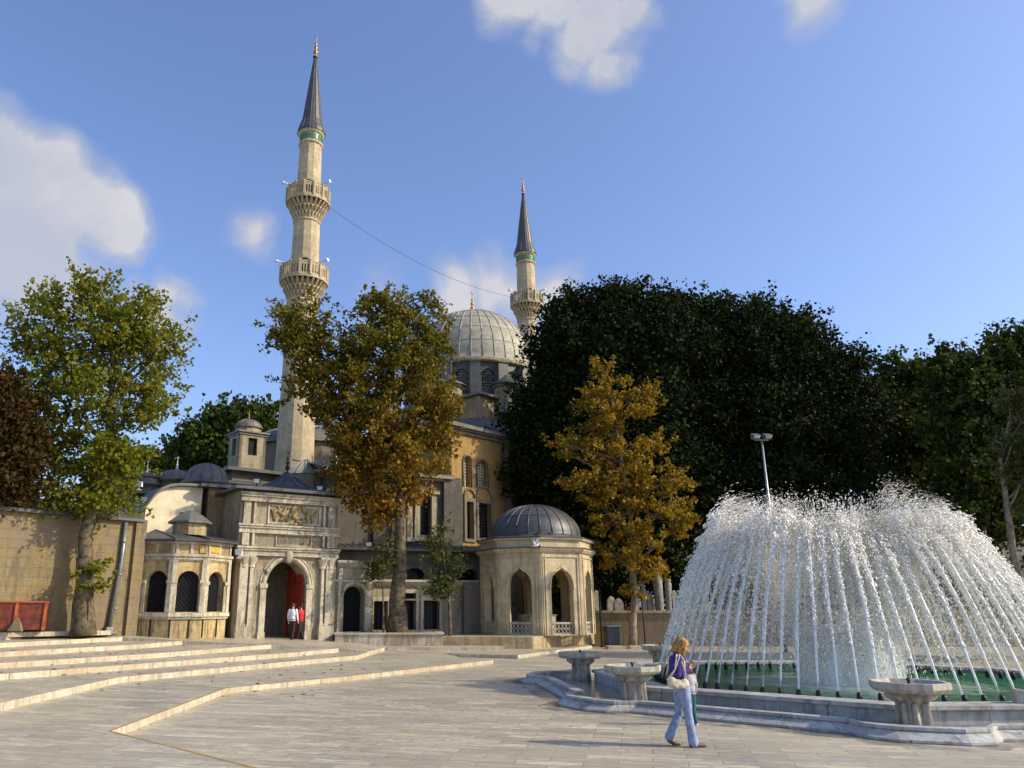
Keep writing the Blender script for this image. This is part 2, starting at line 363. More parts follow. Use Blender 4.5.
class Frame:                      # vertical plane through two surveyed points; local x along it, local y into it
    def __init__(s, name, pxa, Ya, pxb, Yb, pyref=600, label=None, cat=None, group=None):
        a = at(pxa, pyref, Ya); b = at(pxb, pyref, Yb); d = b-a; d.z = 0
        s.o = Vector((a.x, a.y, 0)); s.L = d.length; s.ang = math.atan2(d.y, d.x); s.e = d.normalized(); s.n = Vector((-s.e.y, s.e.x, 0))
        s.root = empty(name, s.o, s.ang, label, cat, group)
    def uz(s, px, py, v=0.0):
        d = ray(px, py); o = s.o+s.n*v
        t = (o.x*s.n.x+o.y*s.n.y)/(d.x*s.n.x+d.y*s.n.y); p = Vector((0, 0, CAM_H))+d*t
        return (p-s.o).dot(s.e), p.z
    def u(s, px, py=600, v=0.0): return s.uz(px, py, v)[0]
    def z(s, px, py, v=0.0): return s.uz(px, py, v)[1]
    def w(s, u, v, z): p = s.o+s.e*u+s.n*v; return Vector((p.x, p.y, z))
def arch(u0, u1, z0, zs, rise=None, n=14, point=0.0):   # opening polygon with arched head
    r = (u1-u0)/2; c = (u0+u1)/2; rise = r if rise is None else rise
    pts = [(u0, z0), (u1, z0)]
    for i in range(n+1):
        a = PI*i/n; k = 1+point*(1-abs(math.cos(a)))
        pts.append((c+r*math.cos(a), zs+rise*math.sin(a)*k))
    return pts
def rect(u0, u1, z0, z1): return [(u0, z0), (u1, z0), (u1, z1), (u0, z1)]
def panel(mb, outline, holes, v0, v1, mi=0, rmi=None, rev=None):    # wall slab from v0 (front) to v1 with holes and their reveals
    loops = [outline]+holes
    tris = tessellate_polygon([[Vector((p[0], p[1], 0)) for p in l] for l in loops])
    flat = [p for l in loops for p in l]
    fr = []
    for t in tris:
        a, b, c = [flat[i] for i in t]
        ar = (b[0]-a[0])*(c[1]-a[1])-(c[0]-a[0])*(b[1]-a[1])
        fr.append(t if ar > 0 else (t[0], t[2], t[1]))
    n = len(flat)
    mb.add([(p[0], v0, p[1]) for p in flat]+[(p[0], v1, p[1]) for p in flat], fr+[tuple(i+n for i in (t[0], t[2], t[1])) for t in fr], mi)
    def sides(l, flip, m_):
        k = len(l); v = [(p[0], v0, p[1]) for p in l]+[(p[0], v1, p[1]) for p in l]
        mb.add(v, [((i, i+k, (i+1) % k+k, (i+1) % k) if not flip else (i, (i+1) % k, (i+1) % k+k, i+k)) for i in range(k)], m_)
    sides(outline, False, mi)
    for h in holes: sides(h, True, mi if rmi is None else rmi)
def lattice(mb, u0, u1, z0, z1, v, step, r=.012, diag=False, mi=0, inside=None):
    if diag:
        L = max(u1-u0, z1-z0)*2; k = int(L/step)+1
        for sgn in (1, -1):
            for i in range(-k, k+1):
                c = (u0+u1)/2+i*step; pts = []
                for j in range(41):
                    t = -L/2+L*j/40; p = (c+t*.7, (z0+z1)/2+sgn*t)
                    ok = u0 <= p[0] <= u1 and z0 <= p[1] <= z1 and (inside is None or inside(*p))
                    if ok: pts.append((p[0], v, p[1]))
                if len(pts) > 1: mb.tube([pts[0], pts[-1]], r, 4, mi, smooth=False)
    else:
        x = u0+step
        while x < u1-.01:
            if inside is None: mb.box((x-r, v-r, z0), (x+r, v+r, z1), mi)
            else:
                zt = z0
                while zt < z1 and inside(x, zt): zt += .04
                mb.box((x-r, v-r, z0), (x+r, v+r, zt), mi)
            x += step
        z = z0+step
        while z < z1-.01:
            a, b = u0, u1
            if inside:
                while a < b and not inside(a, z): a += .02
                while b > a and not inside(b, z): b -= .02
            if b > a: mb.box((a, v-r*.9, z-r), (b, v+r*.9, z+r), mi)
            z += step
def window(parent, hole, v, step=.16, r=.014, diag=False, pane='glass_dark', bar='black_iron'):
    us = [p[0] for p in hole]; zs = [p[1] for p in hole]; u0, u1, z0, z1 = min(us), max(us), min(zs), max(zs)
    c = (u0+u1)/2; rr = (u1-u0)/2; spring = hole[2][1] if len(hole) > 4 else z1
    def inside(x, z):
        if z <= spring: return True
        return ((x-c)/rr)**2+((z-spring)/max(z1-spring, .01))**2 <= 1
    m = MB(); panel(m, [(c+(p[0]-c)*1.04, z0+(p[1]-z0)*1.01) for p in hole], [], v, v+.04)
    o = m.build('window', pane, parent)
    g = MB(); lattice(g, u0, u1, z0, z1, v-.06, step, r, diag, inside=inside)
    if g.v: g.build('lattice', bar, o)
    return o
def finial(parent, c, h, mat='gilded', name='finial'):
    m = MB(); k = h
    prof = [(.10*k, 0), (.10*k, .03*k), (.035*k, .06*k), (.03*k, .12*k), (.085*k, .18*k), (.1*k, .24*k), (.07*k, .3*k), (.025*k, .34*k), (.06*k, .40*k), (.075*k, .45*k), (.05*k, .5*k), (.02*k, .54*k),
            (.045*k, .59*k), (.055*k, .63*k), (.03*k, .67*k), (.012*k, .72*k), (.012*k, .82*k), (.03*k, .86*k), (.03*k, .9*k), (.001, .93*k)]
    m.lathe(prof, c, 10)
    pts = [(c[0]+.055*k*math.cos(a), c[1], c[2]+.95*k+.055*k*math.sin(a)) for a in [R(110+i*32) for i in range(11)]]
    m.tube(pts, [.004*k+.012*k*math.sin(PI*i/10) for i in range(11)], 6)
    return m.build(name, mat, parent)
def domeprof(r, h, n=12, z0=0): return [(r*math.cos(PI/2*i/n), z0+h*math.sin(PI/2*i/n)) for i in range(n+1)]
def ribs(mb, c, r, h, k, rr=.03, mi=0, rings=(), phase=0.0):
    for i in range(k):
        a = 2*PI*i/k+phase
        mb.tube([(c[0]+r*1.003*math.cos(t)*math.cos(a), c[1]+r*1.003*math.cos(t)*math.sin(a), c[2]+h*1.003*math.sin(t)) for t in [PI/2*j/10 for j in range(11)]], rr, 5, mi)
    for q in rings:
        t = q*PI/2; m = 40
        mb.tube([(c[0]+r*1.002*math.cos(t)*math.cos(2*PI*j/m), c[1]+r*1.002*math.cos(t)*math.sin(2*PI*j/m), c[2]+h*1.002*math.sin(t)) for j in range(m+1)], rr*.7, 4, mi, cap=False)
# ------------------------------------------------------------------ ground and steps
def struct(name, mb, mats, **k): return tag(mb.build(name, mats, **k), kind='structure')
m = MB(); m.prism([(-900, -900), (900, -900), (900, 900), (-900, 900)], -.5, 0.0); struct('plaza', m, 'marble_paving')
YE = 34.2
terr = [  # outline of each terrace's stepped edge, walking away from the viewer
    [(30, -22), (6.5, 2.3), (-2.25, 10.75), (-5.38, 13.85), (-5.34, 20.9), (-2.65, 24.45), (2.03, 31.67), (.9, 33.2), (-.4, 38.0), (-2.4, 39.5)],
    [(-8.6, -22), (-8.57, 22.25), (-4.95, 28.9), (-3.2, 31.9), (-3.0, YE)],
    [(-11.6, -22), (-11.6, 20.7), (-8.9, 25.4), (-5.35, 31.5), (-4.2, YE-.02)],
    [(-14.1, -22), (-14.1, 19.9), (-12.27, 23.08), (-9.64, 27.7), (-7.0, YE-.04)],
    [(-16.6, -22), (-16.6, 21.0), (-13.75, 25.8), (-11.3, 30.9), (-10.7, YE-.06)],
    [(-18.6, -22), (-18.6, 22.6), (-15.28, 28.5), (-13.2, YE-.08)],
    [(-20.6, -22), (-20.6, 23.4), (-16.6, 30.95), (-15.55, YE-.1)]]
for i, t in enumerate(terr):
    z1 = .15*(i+1); m = MB()
    poly = t+[(-60-i, t[-1][1]), (-60-i, t[0][1])]
    m.prism(poly, -.2+i*.01, z1-.03, 0, 1)
    # tread slab with its nosing
    m.prism(poly, z1-.03, z1, 0, 1)
    struct('step_terrace', m, ['marble_paving', 'marble_kerb'])
# brown inlay line along the two nearest edges
m = MB()
for path, z in ((terr[0][1:7], .15), (terr[1][1:3], .30)):
    for a, b in zip(path[:-1], path[1:]):
        a, b = Vector((*a, 0)), Vector((*b, 0)); d = (b-a).normalized(); n = Vector((-d.y, d.x, 0))
        if n.x > 0 and False: n = -n
        q = [a+n*.0, b+n*.0, b+n*.05, a+n*.05]
        m.add([(p.x, p.y, z+.004) for p in q], [(0, 1, 2, 3)])
plain('brown_inlay', (.42, .27, .07), .6)
struct('inlay_line', m, 'brown_inlay')
# upper plaza sloping gently down to the right
xs = [(-60, 1.05), (-15.55, 1.05), (-13.2, .90), (-10.7, .75), (-7.0, .60), (-4.2, .45), (-3.0, .32)]
m = MB(); pts = [(x, YE+.0) for x, z in xs]+[(-2.6, 38.0), (-2.6, 75), (-60, 75)]
for (xa, za), (xb, zb) in zip(xs[:-1], xs[1:]):
    m.prism([(xa, YE), (xb, YE), (xb, 75), (xa, 75)], -.2, [za, zb, zb, za], 0, 1)
m.prism([(-3.0, YE), (-2.6, 38.0), (-2.6, 75), (-3.0, 75)], -.2, [.32, .30, .30, .32], 0, 1)
m.prism([(-2.6, 38.6), (3.0, 38.6), (3.0, 75), (-2.6, 75)], -.2, .29, 0, 1)
struct('upper_plaza', m, ['marble_paving', 'marble_kerb'])
k1 = G(518, 655, .15); k2 = G(592, 645.5, .15)
m = MB()
kd = (k2-k1).normalized()
m.prism([(k1.x, k1.y), (k2.x, k2.y), (k2.x+.2, k2.y+14), (-2.5, k2.y+14), (-2.5, 39.0), (-.3, 36.5)], -.2, .145, 0, 1)
struct('pavilion_platform', m, ['marble_paving', 'marble_kerb'])
# soil strip with kerb along the old wall
m = MB()
m.prism([(-30, 26.1), (-23, 28.4), (-16.9, 31.3), (-13.8, 33.9), (-13.6, 36.2), (-30, 30)], 1.0, [1.10, 1.10, 1.10, 1.10, 1.36, 1.36]); struct('soil_strip', m, 'soil')
m = MB()
kp = [(-30, 25.9), (-23, 28.2), (-16.9, 31.05), (-13.6, 33.8)]
for a, b in zip(kp[:-1], kp[1:]):
    a, b = Vector(a), Vector(b); d = (b-a).normalized(); n = Vector((-d.y, d.x))
    q = [a-n*.1, b-n*.1, b+n*.1, a+n*.1]; m.prism([tuple(p) for p in q], 1.0, 1.17)
struct('kerb', m, 'marble_kerb')
# fallen leaves on the steps
m = MB()
for i in range(170):
    x = rnd.uniform(-15, -2) if i % 3 else rnd.uniform(-14, -9); y = rnd.uniform(20, 34)
    z = 0
    zz = 0
    for k, t in enumerate(terr):
        # height of the terrace standing here
        e = [p for p in t if p[1] > -20]
        for a, b in zip(e[:-1], e[1:]):
            if a[1] <= y <= b[1] and x < a[0]+(b[0]-a[0])*(y-a[1])/(b[1]-a[1])-.12: zz = .15*(k+1)
    a = rnd.uniform(0, 6.3); s_ = rnd.uniform(.04, .09)
    pts = [(x+s_*math.cos(a+t)*q, y+s_*math.sin(a+t)*q, zz+.006+.02*rnd.random()) for t, q in ((0, 1), (1.2, .7), (2.4, 1), (3.6, .8), (5.0, .9))]
    m.add(pts, [(0, 1, 2, 3, 4)])
tag(m.build('fallen_leaves', 'leaf_brown'), 'dry brown leaves scattered over the pale marble steps', 'leaves', kind='stuff')

# ------------------------------------------------------------------ old courtyard wall at the left
W = Frame('courtyard_wall', -60, 29.6, 134, 35.3, label='long rubble stone courtyard wall with lead coping at the far left', cat='wall')
H = W.z(20, 509)
m = MB(); m.box((0, 0, .9), (W.L, .7, H)); m.build('wall', 'rubble_wall', W.root)
m = MB()
m.add([(-.1, -.25, H), (W.L, -.25, H), (W.L, 1.9, H+.75), (-.1, 1.9, H+.75), (-.1, -.25, H-.12), (W.L, -.25, H-.12), (W.L, 1.9, H-.12), (-.1, 1.9, H-.12)],
      [(0, 1, 2, 3), (7, 6, 5, 4), (4, 5, 1, 0), (5, 6, 2, 1), (6, 7, 3, 2), (7, 4, 0, 3)])
u = .3
while u < W.L: m.tube([(u, -.26, H+.01), (u, 1.9, H+.76)], .035, 5); u += .75
m.build('roof', 'lead_dark', W.root)
# buttress at the right end and drainpipe
m = MB(); bu = W.u(127); m.box((bu, -.16, .9), (bu+.5, 0, W.z(128, 519))); m.build('buttress', 'rubble_wall', W.root)
pp = MB(); u0 = W.u(116)
pp.tube([(u0, -.12, H-.2), (u0-.02, -.14, 4), (u0-.25, -.14, 1.25)], .09, 10)
for z in (2, 3.4, 4.8): pp.tube([(u0-.1+.04*z/2, -.13, z), (u0-.1+.04*z/2, -.13, z+.08)], .12, 10)
pp.box((u0-.42, -.3, 1.05), (u0-.12, 0, 1.3))
pp.build('drainpipe', 'grey_metal', W.root)

# ------------------------------------------------------------------ marble kiosk with three grilled windows
K = Frame('fountain_kiosk', 133, 35.6, 234, 38.4, label='polygonal stone kiosk with three grilled arched windows and lead eaves', cat='kiosk')
kz = K.z
P = [at(134, 600, 35.7), at(170, 600, 35.5), at(203, 600, 36.1), at(227, 600, 37.6)]
P = [((p-K.o).dot(K.e), (p-K.o).dot(K.n)) for p in P]
zb = .6; zs = 3.9
zt1 = at(150, 570, 35.6).z; zsill = at(150, 612, 35.6).z; zc = at(160, 556, 35.6).z; ztop = at(160, 541, 35.6).z
bodyP = P+[(K.L+.1, 1.6), (K.L+.1, 4.2), (P[0][0]-.1, 4.2)]
# wall facets with real openings
wins = [(145.5, 166.5), (176.5, 199), (207.5, 223)]
for i in range(3):
    a, b = Vector(P[i]), Vector(P[i+1]); L = (b-a).length; ang = math.atan2(b.y-a.y, b.x-a.x)
    f = empty('bay', (a.x, a.y, 0), ang); f.parent = K.root
    fr_o = K.o+K.e*a.x+K.n*a.y; fe = (K.e*(b.x-a.x)+K.n*(b.y-a.y)).normalized(); fn = Vector((-fe.y, fe.x, 0))
    def uu(px):
        d = ray(px, 590); t = (fr_o.x*fn.x+fr_o.y*fn.y)/(d.x*fn.x+d.y*fn.y); return (Vector((d.x*t, d.y*t, 0))-Vector((fr_o.x, fr_o.y, 0))).dot(fe)
    h = arch(uu(wins[i][0]), uu(wins[i][1]), zsill, zt1-(uu(wins[i][1])-uu(wins[i][0]))/2*1.05, n=14)
    m = MB(); panel(m, rect(0, L, zb, ztop), [h], 0, .35)
    f.name = 'bay'
    wl = m.build('wall', 'limestone_gold', f)
    window(f, h, .3, .17, .012, True, 'glass_dark', 'black_iron')
    t = MB()
    for x in (-.02, L-.16): t.box((x, -.09, zsill-.02), (x+.2, 0, zc-.15))
    t.box((h[0][0]-.16, -.05, zsill), (h[0][0], 0, h[2][1])); t.box((h[1][0], -.05, zsill), (h[1][0]+.16, 0, h[2][1]))
    for x0, x1 in ((0, h[0][0]), (h[1][0], L)): t.box((x0, -.12, h[2][1]-.06), (x1, 0, h[2][1]+.08))
    t.box((-.05, -.15, zsill-.2), (L+.05, 0, zsill-.03)); t.box((-.03, -.08, zsill-.3), (L+.03, 0, zsill-.2))
    t.box((-.05, -.16, zc-.02), (L+.05, 0, zc+.1)); t.box((-.04, -.1, zc-.15), (L+.04, 0, zc-.03)); t.box((-.02, -.06, zc-.2), (L+.02, 0, zc-.15))
    for k in range(3):
        x = L*(.06+.47*k*.94); t.box((x-.02, -.055, zc+.12), (x+.1, 0, ztop-.08))
    t.box((-.03, -.12, ztop-.12), (L+.03, 0, ztop-.01))
    t.build('trim', 'marble_trim', f)
    for x in ((.05, L*.5) if i == 0 else (L*.03, L*.6)): j = MB(); j.box((x, -.03, zb+.2), (x+.07, 0, zsill-.3)); j.build('drain_slot', 'dark_void', f)
    if i == 2:
        g = MB(); g.box((L*.08, -.04, zc+.2), (L*.5, 0, ztop-.2)); g.build('gold_plaque', 'gold_panel', f)
    if i == 1:
        g = MB(); g.box((L*.78, -.04, zc+.16), (L*.99, 0, ztop-.18)); g.build('gold_plaque', 'gold_panel', f)
m = MB(); m.prism([P[3], (K.L+.15, 1.2), (K.L+.15, 1.6), (P[3][0]-.3, 1.6)], zb, ztop); m.prism([P[0], (P[0][0]+.3, .4), (P[0][0]+.3, 4.2), (P[0][0], 4.2)], zb, ztop)
m.build('side_wall', 'limestone', K.root)
def off(pl, d, c):
    return [(p[0]+(p[0]-c[0])*d/max(.1, math.hypot(p[0]-c[0], p[1]-c[1])), p[1]+(p[1]-c[1])*d/max(.1, math.hypot(p[0]-c[0], p[1]-c[1]))) for p in pl]
cen = (K.L/2, 2.2); ev = off(P, .38, cen)
m = MB(); pl = [(P[0][0]-.3, 3.5)]+ev+[(K.L+.1, 1.4), (K.L+.1, 3.5)]
m.prism(pl[::1], ztop, ztop+.07)
# low hipped lead roof
apex = [(cen[0]-.9, 2.4), (cen[0]+.6, 2.4)]; n_ = len(pl)
v = [(p[0], p[1], ztop+.075) for p in pl]+[(a[0], a[1], ztop+.75) for a in apex]
fs = []
for i in range(n_):
    j = (i+1) % n_; ap = n_ if (pl[i][0]+pl[j][0])/2 < cen[0] else n_+1
    fs.append((i, j, ap))
m.add(v, fs)
for i in range(1, 6):
    p = pl[i]; ap = apex[0] if p[0] < cen[0] else apex[1]; m.tube([(p[0], p[1], ztop+.09), (ap[0], ap[1], ztop+.76)], .035, 5)
m.build('roof', 'lead_dark', K.root)
# small lantern on the roof
lc = at(190, 524, 37.8); lu, lv = (lc-K.o).dot(K.e), (lc-K.o).dot(K.n)
m = MB(); m.lathe([(.78, 0), (.78, .55)], (lu, lv, lc.z-.55), 8, smooth=False, phase=PI/8); m.build('lantern', 'limestone', K.root)
m = MB(); m.lathe([(.75, .0), (1.02, .0), (1.02, .07), (.55, .42), (.15, .62), (.001, .66)], (lu, lv, lc.z), 8, smooth=False, phase=PI/8); m.build('lantern_roof', 'lead_mid', K.root)

# ------------------------------------------------------------------ monumental gate
D_ = Frame('monumental_gate', 234, 38.3, 335, 41.0, label='tall marble gateway with deep round arch, relief panel and lead roof', cat='gate')
z = D_.z; U = D_.u
Htop = (z(245, 489)+z(325, 497))/2
z_c1 = z(290, 552); z_c2 = z(290, 530)
au0, au1 = U(265.5), U(305); zsp = z(285, 586); ztp = z(285, 561)
ho = arch(au0, au1, .45, zsp, ztp-zsp)
m = MB(); panel(m, rect(0, D_.L, .4, Htop), [ho], 0, 1.0)
m.box((0, 1.0, .4), (.35, 5, Htop)); m.box((D_.L-.35, 1.0, .4), (D_.L, 5, Htop)); m.box((au0-.3, 1.0, .4), (au0, 3.0, zsp+.9)); m.box((au1, 1.0, .4), (au1+.3, 3.0, zsp+.9))
m.build('wall', 'limestone_pale', D_.root)
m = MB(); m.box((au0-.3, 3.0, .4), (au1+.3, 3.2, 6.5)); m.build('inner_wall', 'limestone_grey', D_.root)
m = MB(); m.box((au1-.1, .12, .5), (au1-.04, 2.3, ztp-.55))
for q in (0, 1, 2):
    for k in range(4): m.box((au1-.14, .25+q*.68, .8+k*.85), (au1-.1, .8+q*.68, 1.5+k*.85))
m.build('door', 'red_door', D_.root)
m = MB(); cx = (au0+au1)/2; r0 = (au1-au0)/2
# archivolt
pts = []
for i in range(19):
    a = PI*i/18; pts.append((cx+(r0+.16)*math.cos(a), -.02, zsp+(ztp-zsp+.16)*math.sin(a)))
m.tube(pts, .11, 6)
m.tube([(p[0]+(p[0]-cx)*.14, -.0, p[2]+.0+(p[2]-zsp)*.14) for p in pts], .06, 6)
m.ell((cx, -.14, ztp+.25), (.22, .16, .38)); m.box((cx-.14, -.2, ztp+.5), (cx+.14, 0, ztp+.62))
# imposts, pilasters, bases, capitals
for a, b in ((au0-.32, au0-.02), (au1+.02, au1+.32)):
    m.box((a, -.1, .4), (b, 0, zsp)); m.box((a-.04, -.16, zsp-.12), (b+.04, 0, zsp+.1)); m.box((a-.03, -.14, .4), (b+.03, 0, .95))
for a, b in ((.12, .52), (D_.L-.62, D_.L-.2), (.62, .78), (D_.L-.88, D_.L-.72)):
    m.box((a, -.22, 1.2), (b, 0, z_c1-.32)); m.box((a-.06, -.3, .4), (b+.06, 0, 1.2)); m.box((a-.03, -.26, 1.2), (b+.03, 0, 1.32))
    m.lathe([(.2, 0), (.17, .1), (.26, .3), (.32, .45)], ((a+b)/2, -.08, z_c1-.78), 10); m.box((a-.07, -.32, z_c1-.34), (b+.07, 0, z_c1-.24))
    m.box((a+.02, -.14, z_c1+.25), (b-.02, 0, z_c2-.1)); m.box((a+.02, -.14, z_c2+.2), (b-.02, 0, Htop-.35))
for (zz, d) in ((z_c1, 0), (z_c2, -.03), (Htop-.3, .04)):
    m.box((-.1, -.3-d, zz+.1), (D_.L+.1, 0, zz+.2)); m.box((-.06, -.24-d, zz), (D_.L+.06, 0, zz+.1)); m.box((-.03, -.16-d, zz-.16), (D_.L+.03, 0, zz)); m.box((-.05, -.2-d, zz-.24), (D_.L+.05, 0, zz-.16))
m.build('cornice_and_pilasters', 'marble_trim', D_.root, bevel=.012)
# upper relief panel and inscription tablet
x0, x1 = U(262.5), U(317); zz0, zz1 = z_c2+.26, Htop-.62
m = MB(); m.box((x0, -.05, zz0), (x1, 0, zz0+.09)); m.box((x0, -.05, zz1-.09), (x1, 0, zz1)); m.box((x0, -.05, zz0+.09), (x0+.09, 0, zz1-.09)); m.box((x1-.09, -.05, zz0+.09), (x1, 0, zz1-.09))
y0, y1 = z_c1+.24, z_c2-.22; a0, a1 = U(272), U(309)
for q in (0, .07): m.box((a0-q*2, -.04-q*.3, y0-q), (a1+q*2, -.0-q, y0-q+.05)) if False else None
m.box((a0, -.06, y0), (a1, 0, y0+.06)); m.box((a0, -.06, y1-.06), (a1, 0, y1)); m.box((a0, -.06, y0+.06), (a0+.06, 0, y1-.06)); m.box((a1-.06, -.06, y0+.06), (a1, 0, y1-.06))
m.build('panel_frame', 'marble_trim', D_.root)
m = MB()
for k in range(4):
    zr = y0+.14+k*(y1-y0-.2)/4; xx = a0+.12
    while xx < a1-.2:
        ww = rnd.uniform(.04, .16); m.box((xx, -.022, zr+rnd.uniform(0, .03)), (xx+ww, 0, zr+.09+rnd.uniform(0, .03))); xx += ww+rnd.uniform(.03, .07)
m.build('inscription', 'limestone_grey', D_.root)
m = MB(); cxr = U(289.5); cz = (zz0+zz1)/2
rr = random.Random(5)
for i in range(34):
    s_ = rr.choice((-1, 1)); dx = abs(rr.gauss(0, .55)); dz = rr.uniform(-.5, .55)*(1-dx/1.8)
    m.ell((cxr+s_*dx, -.05, cz+dz), (rr.uniform(.05, .13), .07, rr.uniform(.06, .16)), 8, 6)
m.ell((cxr, -.08, cz+.15), (.2, .1, .33), 12, 8); m.ell((cxr, -.1, cz+.62), (.13, .1, .17), 10, 8)
for s_ in (-1, 1):
    m.tube([(cxr+s_*(.2+.09*i), -.06, cz+.35-.03*i+.16*math.sin(i*.9)) for i in range(9)], .04, 6)
    m.tube([(cxr+s_*(.95+.04*i), -.05, cz-.35+.1*i) for i in range(7)], .045, 6)
m.build('relief_carving', 'gold_panel_dim', D_.root) if 'gold_panel_dim' in MATS else m.build('relief_carving', 'gold_panel', D_.root)
# eaves and roof
m = MB(); m.box((-.45, -.55, Htop), (D_.L+.35, 5.6, Htop+.14))
rc = (U(288, 480, 2.4), 2.6)
m.add([(-.45, -.55, Htop+.145), (D_.L+.35, -.55, Htop+.145), (D_.L+.35, 5.6, Htop+.145), (-.45, 5.6, Htop+.145), (rc[0], rc[1], Htop+.7)], [(0, 1, 4), (1, 2, 4), (2, 3, 4), (3, 0, 4)])
m.lathe([(1.75, .25), (1.6, .5), (1.25, .72), (.8, .95), (.4, 1.25), (.15, 1.5), (.001, 1.55)], (rc[0], rc[1], Htop), 20)
for k in range(12):
    a = 2*PI*k/12; m.tube([(rc[0]+q*math.cos(a), rc[1]+q*math.sin(a), Htop+zq+.02) for q, zq in ((1.75, .25), (1.6, .5), (1.25, .72), (.8, .95), (.4, 1.25))], .03, 5)
rf = m.build('roof', 'lead_dark', D_.root)
finial(D_.root, (rc[0], rc[1], Htop+1.45), 1.3, 'black_iron')

# ------------------------------------------------------------------ lower wall with the small gate and square windows
L_ = Frame('precinct_wall', 335.5, 41.1, 484, 44.2, label='low stone precinct wall with small arched gate and barred square windows', cat='wall')
z = L_.z; U = L_.u; zt = z(350, 563); gateR = U(373)
zw = z(420, 582)
hg = arch(U(343.5), U(364.5), .3, z(354, 596), z(354, 586)-z(354, 596))
m = MB(); panel(m, rect(0, gateR, .2, zt), [hg], 0, .8); 
m.build('gate_wall', 'limestone_pale', L_.root)
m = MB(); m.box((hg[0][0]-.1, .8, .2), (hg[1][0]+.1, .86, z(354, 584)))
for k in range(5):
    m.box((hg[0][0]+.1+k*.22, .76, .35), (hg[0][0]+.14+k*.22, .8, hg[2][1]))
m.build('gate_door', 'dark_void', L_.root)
holes = []
for a, b, t_ in ((375.5, 390, 601), (404.5, 418, 593), (425.5, 441.5, 600)):
    holes.append(rect(U(a), U(b), z(400, 630), z((a+b)/2, t_)))
m = MB(); panel(m, rect(gateR, L_.L, .2, zw), holes, .35, 1.0); m.build('wall', 'limestone_pale', L_.root)
for h in holes:
    window(L_.root, h, .75, .19, .016)
m = MB()
for h in holes:
    a, b, c, d = h[0][0], h[1][0], h[0][1], h[2][1]
    m.box((a-.16, .27, c), (a, .35, d)); m.box((b, .27, c), (b+.16, .35, d)); m.box((a-.16, .25, d), (b+.16, .35, d+.2)); m.box((a-.2, .2, c-.14), (b+.2, .35, c))
for a, b, c, top in ((0, gateR, -.0, zt), (gateR, L_.L, .35, zw)):
    m.box((a-.02, c-.3, top), (b+.02, c+1.0, top+.12)); m.box((a, c-.2, top-.12), (b, c, top)); m.box((a, c-.1, top-.22), (b, c, top-.12)); m.box((a, c-.07, top-.95), (b, c, top-.85))
r1 = (hg[1][0]-hg[0][0])/2; c1 = (hg[1][0]+hg[0][0])/2
m.tube([(c1+(r1+.1)*math.cos(PI*i/14), -.02, hg[2][1]+(r1+.1)*1.0*math.sin(PI*i/14)) for i in range(15)], .09, 6)
for q in (hg[0][0]-.2, hg[1][0]+.02): m.box((q, -.08, .2), (q+.18, 0, hg[2][1]))
m.box((.1, -.1, .2), (.3, 0, zt-.25)); m.box((gateR-.35, -.1, .2), (gateR-.1, 0, zt-.25))
m.build('trim', 'marble_trim', L_.root)
# projecting pier beside the pavilion
m = MB(); m.box((U(464), .0, .2), (U(481), .34, zw+.05)); m.build('pier', 'limestone_grey', L_.root)
# ------------------------------------------------------------------ buildings behind the gate
B1 = Frame('courtyard_building', 96, 43.0, 350, 51.0, label='stone courtyard building with lead eaves behind the gate', cat='building')
z = B1.z; U = B1.u
Hb = z(170, 480)
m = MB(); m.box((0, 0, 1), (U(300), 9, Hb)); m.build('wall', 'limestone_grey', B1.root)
m = MB(); m.box((-.5, -.7, Hb), (U(300)+.5, 9.5, Hb+.18))
m.add([(-.5, -.7, Hb+.185), (U(300)+.5, -.7, Hb+.185), (U(300)+.5, 9.5, Hb+.185), (-.5, 9.5, Hb+.185), (1.5, 3, Hb+.8), (U(300)-1.5, 3, Hb+.8)], [(0, 1, 5, 4), (1, 2, 5), (2, 3, 4, 5), (3, 0, 4)])
m.build('roof', 'lead_dark', B1.root)
for px, py, r, hh in ((205, 481, 1.22, 1.02), (185, 484, .95, .5), (150, 490, .9, .5), (286, 480, 2.0, 1.35)):
    Yd = {205: 43.6, 185: 44.6, 150: 44.2, 286: 47.5}[px]; q_ = at({205: 206, 185: 176, 150: 146, 286: 305}[px], {205: 482, 185: 479, 150: 483, 286: 475}[px], Yd); c = ((q_-B1.o).dot(B1.e), (q_-B1.o).dot(B1.n), q_.z)
    m = MB()
    if px == 286:
        m.lathe([(1.3, -1.6), (1.35, -.14), (1.5, -.12), (0.12, .95), (.001, 1.0)], c, 16, smooth=False)
        for k in range(16):
            a = 2*PI*k/16; m.tube([(c[0]+1.5*math.cos(a), c[1]+1.5*math.sin(a), c[2]-.12), (c[0]+.12*math.cos(a), c[1]+.12*math.sin(a), c[2]+.96)], .035, 5)
        o = m.build('fluted_roof', 'lead_pale', B1.root); continue
    m.lathe([(r*.98, -.7), (r*1.0, -.2), (r*1.12, -.2), (r*1.12, -.02), (r, 0)]+domeprof(r, hh, 12), c, 28); ribs(m, c, r, hh, 12, .03)
    o = m.build('dome', 'lead_mid', B1.root)
    if px in (185, 150): finial(o, (c[0], c[1], c[2]+hh-.05), .85, 'white_plastic')
